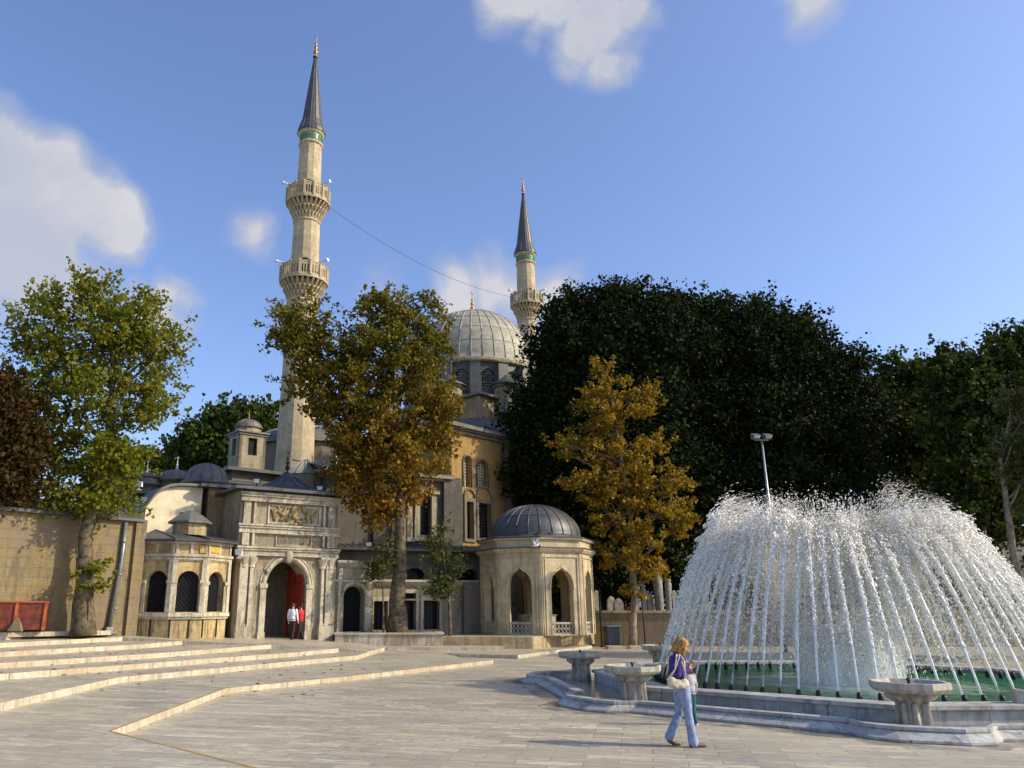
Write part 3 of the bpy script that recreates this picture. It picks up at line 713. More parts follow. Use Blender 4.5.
# plastered gable behind the kiosk
GB = Frame('plastered_house', 138, 39.0, 206, 41.0, label='cream plastered house with curved lead roof behind the kiosk', cat='house')
z = GB.z; U = GB.u
zg0, zg1 = 3.0, z(185, 486)
m = MB(); cv_ = [GB.uz(a, b) for a, b in ((203, 488), (192, 487), (180, 486.5), (169, 487.5), (161, 491), (153, 498), (146, 507))]; prof = [(cv_[-1][0], zg0), (cv_[0][0], zg0)]+cv_
panel(m, prof, [], 0, 2.2); m.build('wall', 'plaster', GB.root)
m = MB()
pr = [(cv_[0][0]+.3, cv_[0][1]+.02)]+[(a, b+.02) for a, b in cv_]+[(cv_[-1][0]-.25, cv_[-1][1]-.25)]
for (a, b) in zip(pr[:-1], pr[1:]):
    m.add([(a[0], -.25, a[1]), (b[0], -.25, b[1]), (b[0], 2.4, b[1]), (a[0], 2.4, a[1]), (a[0], -.25, a[1]+.14), (b[0], -.25, b[1]+.14), (b[0], 2.4, b[1]+.14), (a[0], 2.4, a[1]+.14)],
          [(0, 1, 2, 3), (7, 6, 5, 4), (0, 4, 5, 1), (1, 5, 6, 2), (2, 6, 7, 3), (3, 7, 4, 0)])
m.build('roof', 'lead_mid', GB.root)
m = MB(); m.box((U(172), -.04, z(180, 516)), (U(186), .02, z(180, 512))); m.build('beam', 'red_board', GB.root)
SW = Frame('connecting_wall', 200, 40.6, 245, 41.6, label='short grey wall with dark window between kiosk and gate', cat='wall')
z = SW.z; U = SW.u; ztw = z(222, 489)
h = rect(U(217), U(227.5), z(222, 518), z(222, 506))
m = MB(); panel(m, rect(0, SW.L, 1, ztw), [h], 0, 3.5); m.build('wall', 'limestone', SW.root); window(SW.root, h, .2, .3)
m = MB(); m.box((-.5, -.6, ztw), (SW.L+.5, 3.6, ztw+.16)); m.build('roof', 'lead_dark', SW.root)

# lantern turret
T = at(246, 462, 49.0); TT = empty('lantern_turret', (T.x, T.y, T.z-2.6), R(37), 'small square stone turret with lead cap left of the minaret', 'turret')
s_ = .88; zt0 = at(246, 435, 49).z-(T.z-2.6)
m = MB()
for sgn, rot in ((1, 0), (1, 1), (-1, 0), (-1, 1)): pass
def ring_panel(mb, half, z0, z1, hole, th=.18):
    for k in range(4):
        t = MB(); panel(t, rect(-half, half, z0, z1), [hole], -half, -half+th)
        c, s = [(1, 0), (0, 1), (-1, 0), (0, -1)][k]
        mb.add([(p[0]*c-p[1]*s, p[0]*s+p[1]*c, p[2]) for p in t.v], t.f)
ring_panel(m, s_, 0, zt0, rect(-.3, .3, 2.9, zt0-.35)); m.build('wall', 'limestone_pale', TT)
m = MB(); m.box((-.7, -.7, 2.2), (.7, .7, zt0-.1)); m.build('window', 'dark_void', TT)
m = MB(); m.box((-1.1, -1.1, 1.9), (1.1, 1.1, 2.05)); m.build('base_cornice', 'lead_mid', TT)
m = MB(); m.box((-.95, -.95, zt0-.18), (.95, .95, zt0-.04)); m.box((-1.05, -1.05, zt0-.04), (1.05, 1.05, zt0+.06)); m.build('cornice', 'lead_mid', TT)
m = MB(); m.lathe([(.82, zt0+.08), (.82, zt0+.4)], (0, 0, 0), 12, smooth=False); m.build('drum', 'limestone', TT)
m = MB(); m.lathe([(.93, zt0+.4), (.93, zt0+.46)]+domeprof(.84, .56, 8, zt0+.46), (0, 0, 0), 20); ribs(m, (0, 0, zt0+.46), .84, .56, 12, .02); o = m.build('dome', 'lead_mid', TT)
finial(o, (0, 0, zt0+.98), .65, 'gilded')
m = MB(); m.box((-1.4, -1.4, -6), (3.2, 2.6, 1.7)); m.build('base', 'limestone_grey', TT)
m = MB(); m.box((-1.9, -1.9, 1.7), (3.6, 3.0, 1.88)); m.build('base_roof', 'lead_dark', TT)

# ------------------------------------------------------------------ mosque
M_ = Frame('mosque', 452, 50.0, 640, 66.0, label='large stone mosque with lead dome and tiers of arched windows', cat='mosque')
z = M_.z; U = M_.u; LW = 22.0
Hm = z(456, 430)
o = M_.o
u1, u2 = U(464.5), U(471.8); v1, v2 = U(478), U(489.5)
def hr(a, b, py0, py1, top=False):
    px = (a+b)/2; A, B = U(a), U(b); z0, z1 = z(px, py0), z(px, py1)
    return arch(A, B, z0, z1-(B-A)/2*1.1, (B-A)/2*1.1) if top else rect(A, B, z0, z1)
hol = [hr(465, 471.5, 487, 457, True), hr(479.5, 489, 488, 461, True), hr(466.5, 473.5, 539, 502), hr(479, 491.5, 538, 504)]
hol2 = []
for k in range(5):
    ub = 6.2+k*3.0
    for (a, b) in ((0, 1.1), (1.5, 2.6)):
        hol2.append(arch(ub+a, ub+b, z(480, 487), z(480, 468), .55)); hol2.append(rect(ub+a, ub+b, z(480, 538), z(480, 506)))
m = MB(); panel(m, rect(0, LW, .2, Hm), hol+hol2, 0, .8); m.box((0, .8, .2), (.8, 24, Hm)); m.box((LW-.8, .8, .2), (LW, 24, Hm)); m.box((.8, 23, .2), (LW-.8, 24, Hm)); m.box((.8, .8, Hm-.3), (LW-.8, 23, Hm-.02))
m.build('wall', 'limestone_ochre', M_.root)
for h in hol+hol2: window(M_.root, h, .35, .2, .03, bar='marble_trim' if len(h) > 4 else 'black_iron')
m = MB()
for h in hol[2:]+[q for q in hol2 if len(q) == 4]:
    a, b, c, d = h[0][0], h[1][0], h[0][1], h[2][1]
    m.box((a-.22, -.12, c-.2), (a, 0, d+.25)); m.box((b, -.12, c-.2), (b+.22, 0, d+.25)); m.box((a, -.12, d), (b, 0, d+.25)); m.box((a, -.12, c-.2), (b, 0, c))
    cc = (a+b)/2; r = (b-a)/2+.2; m.tube([(cc+r*math.cos(PI*i/10), -.03, d+.3+r*math.sin(PI*i/10)) for i in range(11)], .09, 6)
for h in hol[:2]+[q for q in hol2 if len(q) > 4]:
    a, b, s0 = h[0][0], h[1][0], h[2][1]; cc = (a+b)/2; r = (b-a)/2+.12
    m.tube([(a-.12, -.02, h[0][1])]+[(cc-r*math.cos(PI*i/10), -.02, s0+r*math.sin(PI*i/10)) for i in range(11)]+[(b+.12, -.02, h[0][1])], .08, 6)
for k in range(5): 
    ub = 5.2+k*3.0; m.box((ub, -.45, .2), (ub+.6, 0, Hm))
m.box((-.3, -.4, Hm), (LW+.3, 24.3, Hm+.12)); m.box((-.5, -.6, Hm+.12), (LW+.5, 24.5, Hm+.3)); m.box((-.15, -.2, Hm-.2), (LW+.15, 0, Hm))
m.build('cornice_and_piers', 'limestone_grey', M_.root)
m = MB(); m.box((-.5, -.6, Hm+.3), (LW+.5, 24.5, Hm+.38)); m.build('lower_roof', 'lead_dark', M_.root)
DC = at(473, 358, 67.0); du, dv = (DC-o).dot(M_.e), (DC-o).dot(M_.n)
zd0 = at(473, 395, 61.5).z; zd1 = at(473, 359, 61.5).z; Rd = 65.5/F_PX*math.hypot(67, DC.z-2)*.965
print('dome centre', du, dv, 'R', Rd, 'z', zd0, zd1, 'Hm', Hm)
# stepped square base with corner weight towers and half domes
m = MB(); q = Rd*1.05; m.box((du-q, dv-q, Hm+.3), (du+q, dv+q, zd0-.8)); m.build('upper_base', 'limestone', M_.root)
m = MB(); m.box((du-q-.35, dv-q-.35, zd0-.8), (du+q+.35, dv+q+.35, zd0-.6)); m.lathe([(Rd*1.12, zd0-.6), (Rd*1.12, zd0-.1), (Rd*1.0, zd0)], (du, dv, 0), 16, smooth=False); m.build('base_roof', 'lead_mid', M_.root)
for k, (dx, dy) in enumerate(((0, -1), (-1, 0), (1, 0), (0, 1), (-.85, -.85), (.85, -.85), (-.85, .85), (.85, .85))):
    rr_ = 3.6 if k < 4 else 2.5; c = (du+dx*q, dv+dy*q, Hm+1.9 if k < 4 else Hm+1.4)
    m = MB(); m.lathe([(rr_*1.06, -1.5), (rr_*1.06, -.1), (rr_*1.1, -.1), (rr_*1.1, 0), (rr_, .05)]+domeprof(rr_, rr_*.62, 10, .05), c, 28); ribs(m, (c[0], c[1], c[2]+.05), rr_, rr_*.62, 20, .035)
    hd = m.build('half_dome', 'lead_mid', M_.root)
    m = MB()
    for j in range(7):
        a = math.atan2(dy, dx)+(j-3)*.42
        if k < 4 and j in (1, 3, 5): m = MB(); m.box((c[0]+rr_*1.0*math.cos(a)-.3, c[1]+rr_*1.0*math.sin(a)-.3, c[2]-1.25), (c[0]+rr_*1.0*math.cos(a)+.3, c[1]+rr_*1.0*math.sin(a)+.3, c[2]-.4)); m.build('window', 'glass_dark', hd)
# weight towers
for (px_, Yt) in ((449, 60.5), (507, 60.5), (470, 75), (515, 74)):
    q_ = at(px_, 398, Yt); c = ((q_-o).dot(M_.e), (q_-o).dot(M_.n), zd0-1.9)
    m = MB(); m.lathe([(1.05, 0), (1.05, 2.1), (1.25, 2.15), (1.3, 2.3)], c, 8, smooth=False); wt = m.build('corner_turret', 'limestone_pale', M_.root)
    m = MB(); m.lathe([(1.42, 2.3), (1.42, 2.36), (.8, 2.75), (.3, 3.1), (.05, 3.35), (.001, 3.36)], c, 16); m.build('turret_cap', 'lead_dark', wt)
# drum with latticed windows between piers
nW = 16; aW = R(-79.8)-M_.ang; m = MB(); Rb = Rd*.975; hh = zd1-zd0
for k in range(nW):
    a = aW+2*PI*k/nW; t = MB(); half = Rb*math.tan(PI/nW)
    panel(t, rect(-half, half, zd0, zd1), [arch(-.52, .52, zd0+.55, zd1-1.35, .52)], -Rb, -Rb+.4)
    c, s = math.cos(a), math.sin(a); m.add([(du+p[0]*c-p[1]*s, dv+p[0]*s+p[1]*c, p[2]) for p in t.v], t.f)
drum = m.build('drum', 'lead_dark', M_.root)
for k in range(nW):
    a = aW+2*PI*k/nW; c, s = math.cos(a), math.sin(a)
    t = MB(); panel(t, arch(-.55, .55, zd0+.5, zd1-1.35, .55), [], -Rb+.3, -Rb+.34)
    m = MB(); m.add([(du+p[0]*c-p[1]*s, dv+p[0]*s+p[1]*c, p[2]) for p in t.v], t.f); wd = m.build('window', 'glass_dark', drum)
m = MB()
for k in range(nW):
    a = aW+2*PI*k/nW; c, s = math.cos(a), math.sin(a); t = MB()
    for i in range(-2, 3):
        for j in range(10):
            x, zz = i*.2+(.1 if j % 2 else 0), zd0+.65+j*.24
            if abs(x) < .5 and (zz < zd1-1.3 or (x**2+(zz-zd1+1.35)**2) < .22): t.tube([(x+.085*math.cos(b), -Rb+.15, zz+.085*math.sin(b)) for b in [2*PI*w_/6 for w_ in range(7)]], .03, 3, cap=False)
    m = MB(); m.add([(du+p[0]*c-p[1]*s, dv+p[0]*s+p[1]*c, p[2]) for p in t.v], t.f); m.build('lattice', 'marble_trim', drum)
m = MB()
for k in range(nW):
    a = aW+2*PI*(k+.5)/nW; c, s = math.cos(a), math.sin(a); t = MB(); t.box((-.42, -Rb-.55, zd0), (.42, -Rb+.1, zd1-.35)); t.box((-.5, -Rb-.65, zd1-.35), (.5, -Rb+.1, zd1-.25))
    m.add([(du+p[0]*c-p[1]*s, dv+p[0]*s+p[1]*c, p[2]) for p in t.v], t.f)
m.build('drum_piers', 'lead_mid', M_.root)
m = MB(); m.lathe([(Rb+.05, zd1-.25), (Rd+.12, zd1-.2), (Rd+.2, zd1), (Rd+.02, zd1+.12)], (du, dv, 0), 64); m.build('drum_cornice', 'limestone', M_.root)
m = MB(); Hd = at(473, 313.5, 67).z-zd1-.2; m.lathe([(Rd+.1, -.1), (Rd+.1, 0)]+domeprof(Rd, Hd, 22), (du, dv, zd1+.2), 72); ribs(m, (du, dv, zd1+.2), Rd, Hd, 36, .045, rings=(.17, .33, .5, .66, .82))
dm = m.build('main_dome', 'lead_pale', M_.root)
finial(dm, (du, dv, zd1+.1+Hd), 2.3)
# side hall left of the lit wall, in the shade of the trees
A = Frame('side_hall', 372, 47.0, 446, 49.2, label='grey stone hall with a tall framed window behind the plane tree', cat='building')
z = A.z; U = A.u; Ha = z(430, 481)
h1 = rect(U(418), U(430), z(424, 535), z(424, 499)); h2 = rect(U(395), U(405), z(400, 535), z(400, 499))
m = MB(); panel(m, rect(0, A.L, .2, Ha), [h1, h2], 0, 7); m.build('wall', 'limestone_shaded', A.root)
for h in (h1, h2): window(A.root, h, .4, .3, .02)
m = MB(); m.box((-.3, -.3, Ha), (A.L+.2, 7.2, Ha+.14)); m.box((-.5, -.5, Ha+.14), (A.L+.35, 7.3, Ha+.32))
for h in (h1, h2):
    a, b, c, d = h[0][0], h[1][0], h[0][1], h[2][1]
    m.box((a-.35, -.22, c-.2), (a, 0, d+.3)); m.box((b, -.22, c-.2), (b+.35, 0, d+.3)); m.box((a-.5, -.35, d+.3), (b+.5, 0, d+.5)); m.box((a-.45, -.3, c-.4), (b+.45, 0, c-.2))
m.build('cornice', 'limestone_pale', A.root)
m = MB(); m.box((-.5, -.5, Ha+.32), (A.L+.35, 7.3, Ha+.4)); m.build('roof', 'lead_dark', A.root)
m = MB(); u0 = U(442); m.box((u0, -.3, .2), (u0+1.3, 0, z(445, 478))); m.build('buttress', 'limestone_shaded', A.root)
# arcade behind the low wall
C_ = Frame('tomb_arcade', 336, 44.6, 500, 47.6, label='shade-darkened stone arcade with pointed lunettes and lead eave above the precinct wall', cat='arcade')
z = C_.z; U = C_.u; Hc = z(430, 552)
hs = [arch(U(a), U(b), z(415, 583), z(415, 574), z(415, 568)-z(415, 574)) for a, b in ((346, 368), (404, 424), (458, 478))]
m = MB(); panel(m, rect(0, C_.L, .2, Hc), hs, 0, 2); m.build('wall', 'limestone_shaded', C_.root)
for h in hs: window(C_.root, h, .6, 2, .02)
m = MB(); m.box((-.2, -.5, Hc), (C_.L, 2.4, Hc+.15)); m.add([(-.2, -.5, Hc+.155), (C_.L, -.5, Hc+.155), (C_.L, 2.6, Hc+.6), (-.2, 2.6, Hc+.6)], [(0, 1, 2, 3)])
for k in range(24): m.tube([(k*C_.L/24, -.5, Hc+.18), (k*C_.L/24, 2.6, Hc+.62)], .025, 5)
m.build('eave', 'lead_dark', C_.root)
# upper portal wall behind the gate (dark mass beneath the plane tree)
E_ = Frame('inner_court_wall', 322, 45.8, 384, 47.6, label='shade-darkened inner court wall with lead eave above the small gate', cat='wall')
z = E_.z; U = E_.u; He = z(345, 474)
m = MB(); m.box((0, 0, .3), (E_.L, 6, He)); m.build('wall', 'limestone_shaded', E_.root)
m = MB(); m.box((-.6, -.9, He), (E_.L+.3, 6.4, He+.2)); m.add([(-.6, -.9, He+.205), (E_.L+.3, -.9, He+.205), (E_.L+.3, 5, He+1.5), (-.6, 5, He+1.5)], [(0, 1, 2, 3)])
for k in range(5): m.tube([(-.6+k*.75, -.9, He+.22), (-.6+k*.75, 5, He+1.52)], .05, 5)
m.build('roof', 'lead_mid', E_.root)
# dome behind the left minaret
q_ = at(308, 447, 60); X_ = empty('side_chapel', (q_.x, q_.y, 0), 0, 'grey lead dome showing behind the foot of the left minaret', 'building')
m = MB(); m.lathe([(4.4, .5), (4.4, q_.z-.4)], (0, 0, 0), 16, smooth=False); m.build('drum', 'limestone_grey', X_)
m = MB(); m.lathe([(4.7, q_.z-.4), (4.7, q_.z-.2)]+domeprof(4.4, 1.6, 10, q_.z-.2), (0, 0, 0), 36); ribs(m, (0, 0, q_.z-.2), 4.4, 1.6, 24, .04); m.build('dome', 'lead_mid', X_)

# ------------------------------------------------------------------ minarets
def minaret(name, base, zs, rs, balconies, label, facets=12):
    root = empty(name, (base.x, base.y, 0), 0, label, 'minaret', 'pair of minarets')
    zc, zt = zs; r0, r1 = rs
    m = MB(); m.lathe([(r0*1.5, .3), (r0*1.5, 8), (r0*1.04, 11.5), (r0*1.0, 12), (r1, zc)], (0, 0, 0), facets, smooth=False); m.build('shaft', 'minaret_stone', root)
    for zb in balconies:
        r = r0+(r1-r0)*(zb-12)/(zc-12); rb = r+.62
        b = MB(); b.lathe([(r+.02, -1.75), (r+.1, -1.7), (r+.1, -1.6), (r+.02, -1.55)], (0, 0, zb), facets*2)
        b.lathe([(rb-.04, -.1), (rb+.1, -.1), (rb+.1, .06), (r, .06)], (0, 0, zb), facets*2, smooth=False)
        n = 26
        for tier, (za, zz, ra, rb2) in enumerate(((-1.5, -1.05, r, r+.2), (-1.05, -.6, r+.1, r+.42), (-.6, -.1, r+.25, rb))):
            b.lathe([(ra-.05, za), (ra, za), (ra+.03, zz)], (0, 0, zb), 24)
            for k in range(n):
                a = 2*PI*(k+.5*tier)/n; c, s = math.cos(a), math.sin(a); t = MB(); hw = .075
                t.add([(ra-.1, -hw, za), (ra+.02, -hw, za), (rb2, -hw, zz-.1), (rb2, -hw, zz), (ra-.1, -hw, zz), (ra-.1, hw, za), (ra+.02, hw, za), (rb2, hw, zz-.1), (rb2, hw, zz), (ra-.1, hw, zz)],
                      [(0, 1, 2, 3, 4), (9, 8, 7, 6, 5), (0, 5, 6, 1), (1, 6, 7, 2), (2, 7, 8, 3), (3, 8, 9, 4), (4, 9, 5, 0)])
                b.add([(p[0]*c-p[1]*s, p[0]*s+p[1]*c, p[2]+zb) for p in t.v], t.f)
        bo = b.build('balcony', 'minaret_stone', root)
        p = MB(); npn = 14
        for k in range(npn):
            a = 2*PI*(k+.5)/npn; c, s = math.cos(a), math.sin(a); hw = (rb+.02)*math.tan(PI/npn); t = MB()
            panel(t, rect(-hw, hw, .06, 1.15), [rect(-hw*.7+hw*.5*j, -hw*.7+hw*.5*j+hw*.28, .25, .9) for j in range(3)], -rb-.02, -rb+.08)
            t.box((-hw-.09, -rb-.08, .06), (-hw+.09, -rb+.12, 1.3)); t.box((-hw, -rb-.05, 1.1), (hw, -rb+.1, 1.2))
            p.add([(q[0]*c-q[1]*s, q[0]*s+q[1]*c, q[2]+zb) for q in t.v], t.f)
        p.build('parapet', 'minaret_stone', bo)
        d = MB()
        for a in (R(-78),):
            c, s = math.cos(a+PI/2), math.sin(a+PI/2); t = MB(); panel(t, arch(-.38, .38, .1, 1.3, .38), [], -r-.03, -r+.2)
            d.add([(q[0]*c-q[1]*s, q[0]*s+q[1]*c, q[2]+zb) for q in t.v], t.f)
        d.build('door', 'dark_void', root)
        # horn loudspeakers on the parapet
        for a in (R(-30), R(-155)):
            l = MB(); dx, dy = math.cos(a), math.sin(a); c0 = Vector((dx*(rb), dy*(rb), zb+1.45)); dv_ = Vector((dx, dy, .05))
            l.tube([c0-dv_*.1, c0+dv_*.15, c0+dv_*.4, c0+dv_*.52], [.05, .05, .1, .15], 12); l.tube([c0-dv_*.05, c0-dv_*.05-Vector((0, 0, .35))], .03, 6)
            l.build('loudspeaker', 'lamp_glass', root)
    m = MB(); m.lathe([(r1+.02, zc-1.15), (r1+.12, zc-1.1), (r1+.12, zc-.95), (r1+.03, zc-.9)], (0, 0, 0), facets*2); m.lathe([(r1+.03, zc-.2), (r1+.2, zc-.05), (r1+.2, zc+.06)], (0, 0, 0), facets*2); m.build('collar', 'minaret_stone', root)
    m = MB()
    for k in range(18):
        a = 2*PI*k/18; c, s = math.cos(a), math.sin(a); t = MB(); t.box((-.1, -r1-.05, zc-.8), (.1, -r1+.1, zc-.3)); m.add([(q[0]*c-q[1]*s, q[0]*s+q[1]*c, q[2]) for q in t.v], t.f)
    m.build('tile_band', 'green_tile', root)
    cone = [(r1+.26, zc), (r1+.24, zc+.25), (r1*.92, zc+1.2), (.12, zt-.3), (.05, zt)]
    m = MB(); m.lathe([(r1, zc)]+cone, (0, 0, 0), 24, smooth=False)
    for k in range(12):
        a = 2*PI*k/12; m.tube([(q[0]*math.cos(a), q[0]*math.sin(a), q[1]) for q in cone], .035, 5)
    cp = m.build('spire', 'lead_dark', root)
    finial(cp, (0, 0, zt-.15), 2.1)
    return root
a = at(306.5, 230, 55)
za = lambda py, px=306: at(px, py, 55).z
minaret('minaret', a, (za(135, 312), za(56, 317)), (1.38, .86), (za(206, 307)+.1, za(285, 303)+.1), 'tall left minaret with two balconies rising beside the plane tree')
b = at(526, 280, 76); zb_ = lambda py: at(526, py, 76).z
minaret('minaret', b, (zb_(255.5), zb_(193)), (1.22, .93), (zb_(306.5), zb_(395)), 'farther right minaret behind the main dome')
# cable strung between the minarets
p0 = Vector((a.x+1.2, a.y, za(203))); p1 = Vector((b.x-1.0, b.y, zb_(298)))
m = MB(); m.tube([p0.lerp(p1, t/24)-Vector((0, 0, 1.3*4*(t/24)*(1-t/24))) for t in range(25)], .016, 5)
tag(m.build('cable', 'black_iron'), 'thin dark cable sagging between the two minarets', 'cable')
for i, (px, py, Y) in enumerate(((331, 466, 50.5), (335, 467, 50.5))):
    m = MB(); q0 = at(px+5, py-10, Y); q1 = at(px-8, py+10, Y-.6); m.tube([q0, q1], .07, 6)
    tag(m.build('roof_rail', 'white_plastic'), ['left', 'right'][i]+' of two slanting white rails on the lead roof right of the left minaret', 'rail', 'white rails on the roof')

# ------------------------------------------------------------------ domed ablution pavilion
c = at(537, 600, 44.0); PV = empty('domed_pavilion', (c.x, c.y, 0), 0, 'octagonal stone pavilion with ogee arched openings and dark lead dome', 'pavilion')
Rp = 3.08; z0 = .72; zco = at(537, 548, 41).z; ztp_ = at(537, 537.5, 41).z; ap = Rp*math.cos(PI/8); half = Rp*math.sin(PI/8)
print('pavilion', c, z0, zco, ztp_)
zh = at(553, 564, 41.2).z
ph = R(-92)   # a corner faces the viewer
m = MB(); tr = MB(); gr = MB(); bf = []
def ogee(hw, zb, zs, zt):
    pts = [(-hw, zb), (hw, zb)]
    k = [(1, 0), (1, .15), (.94, .38), (.80, .58), (.55, .74), (.28, .82), (.12, .90), (.0, 1.0)]
    R_ = [(hw*a, zs+(zt-zs)*b) for a, b in k]
    return pts+R_+[(-a, b) for a, b in R_[-2::-1]]
for k in range(8):
    a = ph+PI/8+k*PI/4+PI/2; cc, ss = math.cos(a), math.sin(a)
    def put(dst, src, mi=0): dst.add([(q[0]*cc-q[1]*ss, q[0]*ss+q[1]*cc, q[2]) for q in src.v], src.f, mi)
    t = MB(); hole = ogee(.64, z0+.04, zh-1.25, zh-.1); panel(t, rect(-half, half, z0, zco), [hole], -ap, -ap+.42); put(m, t)
    t = MB(); L2 = ogee(.92, z0+.05, zh-1.2, zh+.12)
    t.tube([(p[0]*1.08, -ap-.0, p[1]+.02) for p in hole[2:]], .06, 5)
    t.box((-.98, -ap-.05, z0), (-.9, -ap, zh+.42)); t.box((.9, -ap-.05, z0), (.98, -ap, zh+.42)); t.box((-.9, -ap-.05, zh+.34), (.9, -ap, zh+.42))
    t.box((-1.1, -ap-.03, z0), (-1.04, -ap, zh+.6)); t.box((1.04, -ap-.03, z0), (1.10, -ap, zh+.6)); put(tr, t)
    t = MB(); t.box((-.62, -ap+.12, z0+.56), (.62, -ap+.2, z0+.64)); t.box((-.62, -ap+.12, z0), (.62, -ap+.2, z0+.08))
    for i in range(6):
        for j in range(2):
            cx_, cz_ = -.52+i*.208, z0+.2+j*.24
            t.tube([(cx_+.1*math.cos(b_), -ap+.16, cz_+.12*math.sin(b_)) for b_ in [2*PI*w_/6 for w_ in range(7)]], .028, 4, cap=False)
    gr_ = MB(); put(gr_, t); bf.append(gr_)
m.build('wall', 'limestone_cream', PV); tr.build('arch_moulding', 'limestone_cream', PV)
for g in bf: g.build('balustrade', 'basin_marble', PV)
m = MB(); m.lathe([(Rp+.02, zco-.22), (Rp+.1, zco-.2), (Rp+.22, zco-.06), (Rp+.22, zco)], (0, 0, 0), 8, smooth=False, phase=ph); m.build('cornice', 'limestone_cream', PV)
m = MB(); m.lathe([(Rp-.02, zco+.06), (Rp-.02, ztp_-.12), (Rp+.12, ztp_-.08), (Rp+.16, ztp_), (2.2, ztp_+.02)], (0, 0, 0), 8, smooth=False, phase=ph); m.build('parapet', 'limestone_cream', PV)
m = MB(); m.lathe([(Rp+.2, zco), (Rp+.26, zco), (Rp+.26, zco+.06), (Rp-.05, zco+.07)], (0, 0, 0), 8, smooth=False, phase=ph)
m.lathe([(Rp+.1, ztp_+.02), (Rp+.18, ztp_+.02), (Rp+.18, ztp_+.07), (2.65, ztp_+.16), (2.6, ztp_+.2)], (0, 0, 0), 8, smooth=False, phase=ph)
rD = 2.5; hD = at(537, 507, 43.9).z-ztp_-.1
m.lathe([(rD+.08, ztp_+.1), (rD+.06, ztp_+.22)]+domeprof(rD, hD, 16, ztp_+.2), (0, 0, 0), 40); ribs(m, (0, 0, ztp_+.2), rD, hD, 24, .035, rings=(.4,))
m.build('dome', 'lead_dark', PV)
# worn stone plinth
m = MB(); a0 = at(441, 640, 40.4); a1 = at(533, 640, 40.0); a2 = at(594, 640, 46.0)
loc = lambda p: (p.x-c.x, p.y-c.y)
m.prism([loc(a0), loc(a1), loc(a2), (3.8, 3.5), (-3.5, 4)], .1, z0); m.build('plinth', 'limestone', PV, bevel=.03)
m = MB(); m.lathe([(1.0, z0), (1.0, z0+.9), (1.1, z0+1.0), (.5, z0+1.0)], (0, 0, 0), 12, smooth=False); m.lathe([(.13, z0+1), (.1, z0+1.7), (.24, z0+1.9), (.1, z0+2.15), (.16, z0+2.3), (.001, z0+2.5)], (0, 0, 0), 12)
m.build('inner_fountain', 'marble_trim', PV)
# ------------------------------------------------------------------ cemetery wall, gravestones, small furniture
w0 = at(592, 620, 45.8); w1 = at(1180, 620, 43.0)
CW = Frame('cemetery_wall', 592, 46.2, 1180, 44.5, label='long low ashlar wall in front of the gravestones and dark trees', cat='wall')
z = CW.z; Hcw = z(640, 613)
m = MB(); m.box((0, 0, -.1), (CW.L, .5, Hcw)); m.build('wall', 'rubble_wall', CW.root)
m = MB(); m.box((-.05, -.1, Hcw), (CW.L+.05, .6, Hcw+.14)); m.build('coping', 'limestone', CW.root)
for i, (px, ptop, r, kind) in enumerate(((598, 590, .2, 1), (610, 596, .28, 1), (619, 598, .3, 1), (637.5, 573, .2, 0), (644.7, 585, .17, 0), (652, 592, .2, 1), (660, 571, .27, 0), (668.5, 579, .2, 0), (676, 590, .2, 1), (690, 582, .2, 0), (706, 592, .22, 1))):
    b = at(px, 615, 48.2); zt = at(px, ptop, 48.2).z-1.0
    m = MB()
    if kind: m.box((-r*.9, -.09, 0), (r*.9, .09, zt-r*.8)); m.lathe([(r*.9, 0), (.6*r, .5*r), (.001, .8*r)], (0, 0, zt-r*.8), 12, sy=.35)
    else: m.lathe([(r*.8, 0), (r, zt*.5), (r*1.02, zt-.25), (r*.7, zt-.18), (r*.95, zt-.1), (r*.8, zt), (.001, zt+.02)], (0, 0, 0), 14)
    o = m.build('gravestone', 'gravestone'); o.location = (b.x, b.y, 1.0); o.rotation_euler = (R(rnd.uniform(-3, 3)), R(rnd.uniform(-4, 4)), rnd.uniform(0, .5))
    lab = {598: 'short flat gravestone nearest the pavilion', 610: 'round topped gravestone behind the grey bin', 619: 'wider round topped gravestone just right of the one behind the bin', 637.5: 'tall column gravestone right beside the amber tree trunk', 644.7: 'shorter thin column gravestone to the right of the amber tree',
           652: 'low flat gravestone between the thin and the thickest columns', 660: 'thickest and tallest column gravestone above the wall', 668.5: 'thin column gravestone just right of the tallest one', 676: 'flat gravestone at the edge of the fountain spray', 690: 'column gravestone hidden behind the left fountain jets', 706: 'flat gravestone deep behind the fountain spray'}[px]
    tag(o, lab, 'gravestone', 'gravestones behind the low wall')
m = MB(); m.prism([(w0.x+.5, 46.8), (80, 45.5), (80, 49), (w0.x+.5, 49.4)], 0, 1.02); m.prism([(w0.x+.5, 49.42), (80, 49.02), (90, 120), (w0.x, 120)], 0, .98); struct('cemetery_ground', m, 'soil')
m = MB()
for a, b in ((606, 622), (628, 640)):
    p, q = at(a, 643, 43.4), at(b, 643, 43.4); m.box((p.x, 42.8, 0), (q.x, 43.6, .14))
struct('kerb_slab', m, 'marble_kerb')
b = at(612, 640, 45.2); BN = empty('waste_bin', (b.x, b.y, 0), .2, 'grey lidded waste bin against the wall beside the pavilion', 'bin')
m = MB(); m.box((-.38, -.32, .08), (.38, .32, 1.05)); m.build('bin_body', 'bin_grey', BN, bevel=.04) if 'bin_grey' in MATS else m.build('bin_body', 'grey_metal', BN, bevel=.04)
m = MB(); m.box((-.42, -.38, 1.05), (.42, .34, 1.12)); m.build('lid', 'pole_metal', BN, bevel=.02)
for i in (-1, 1):
    m = MB(); m.tube([(i*.32-.03, .2, .1), (i*.32+.03, .2, .1)], .1, 14); m.build('wheel', 'black_iron', BN)
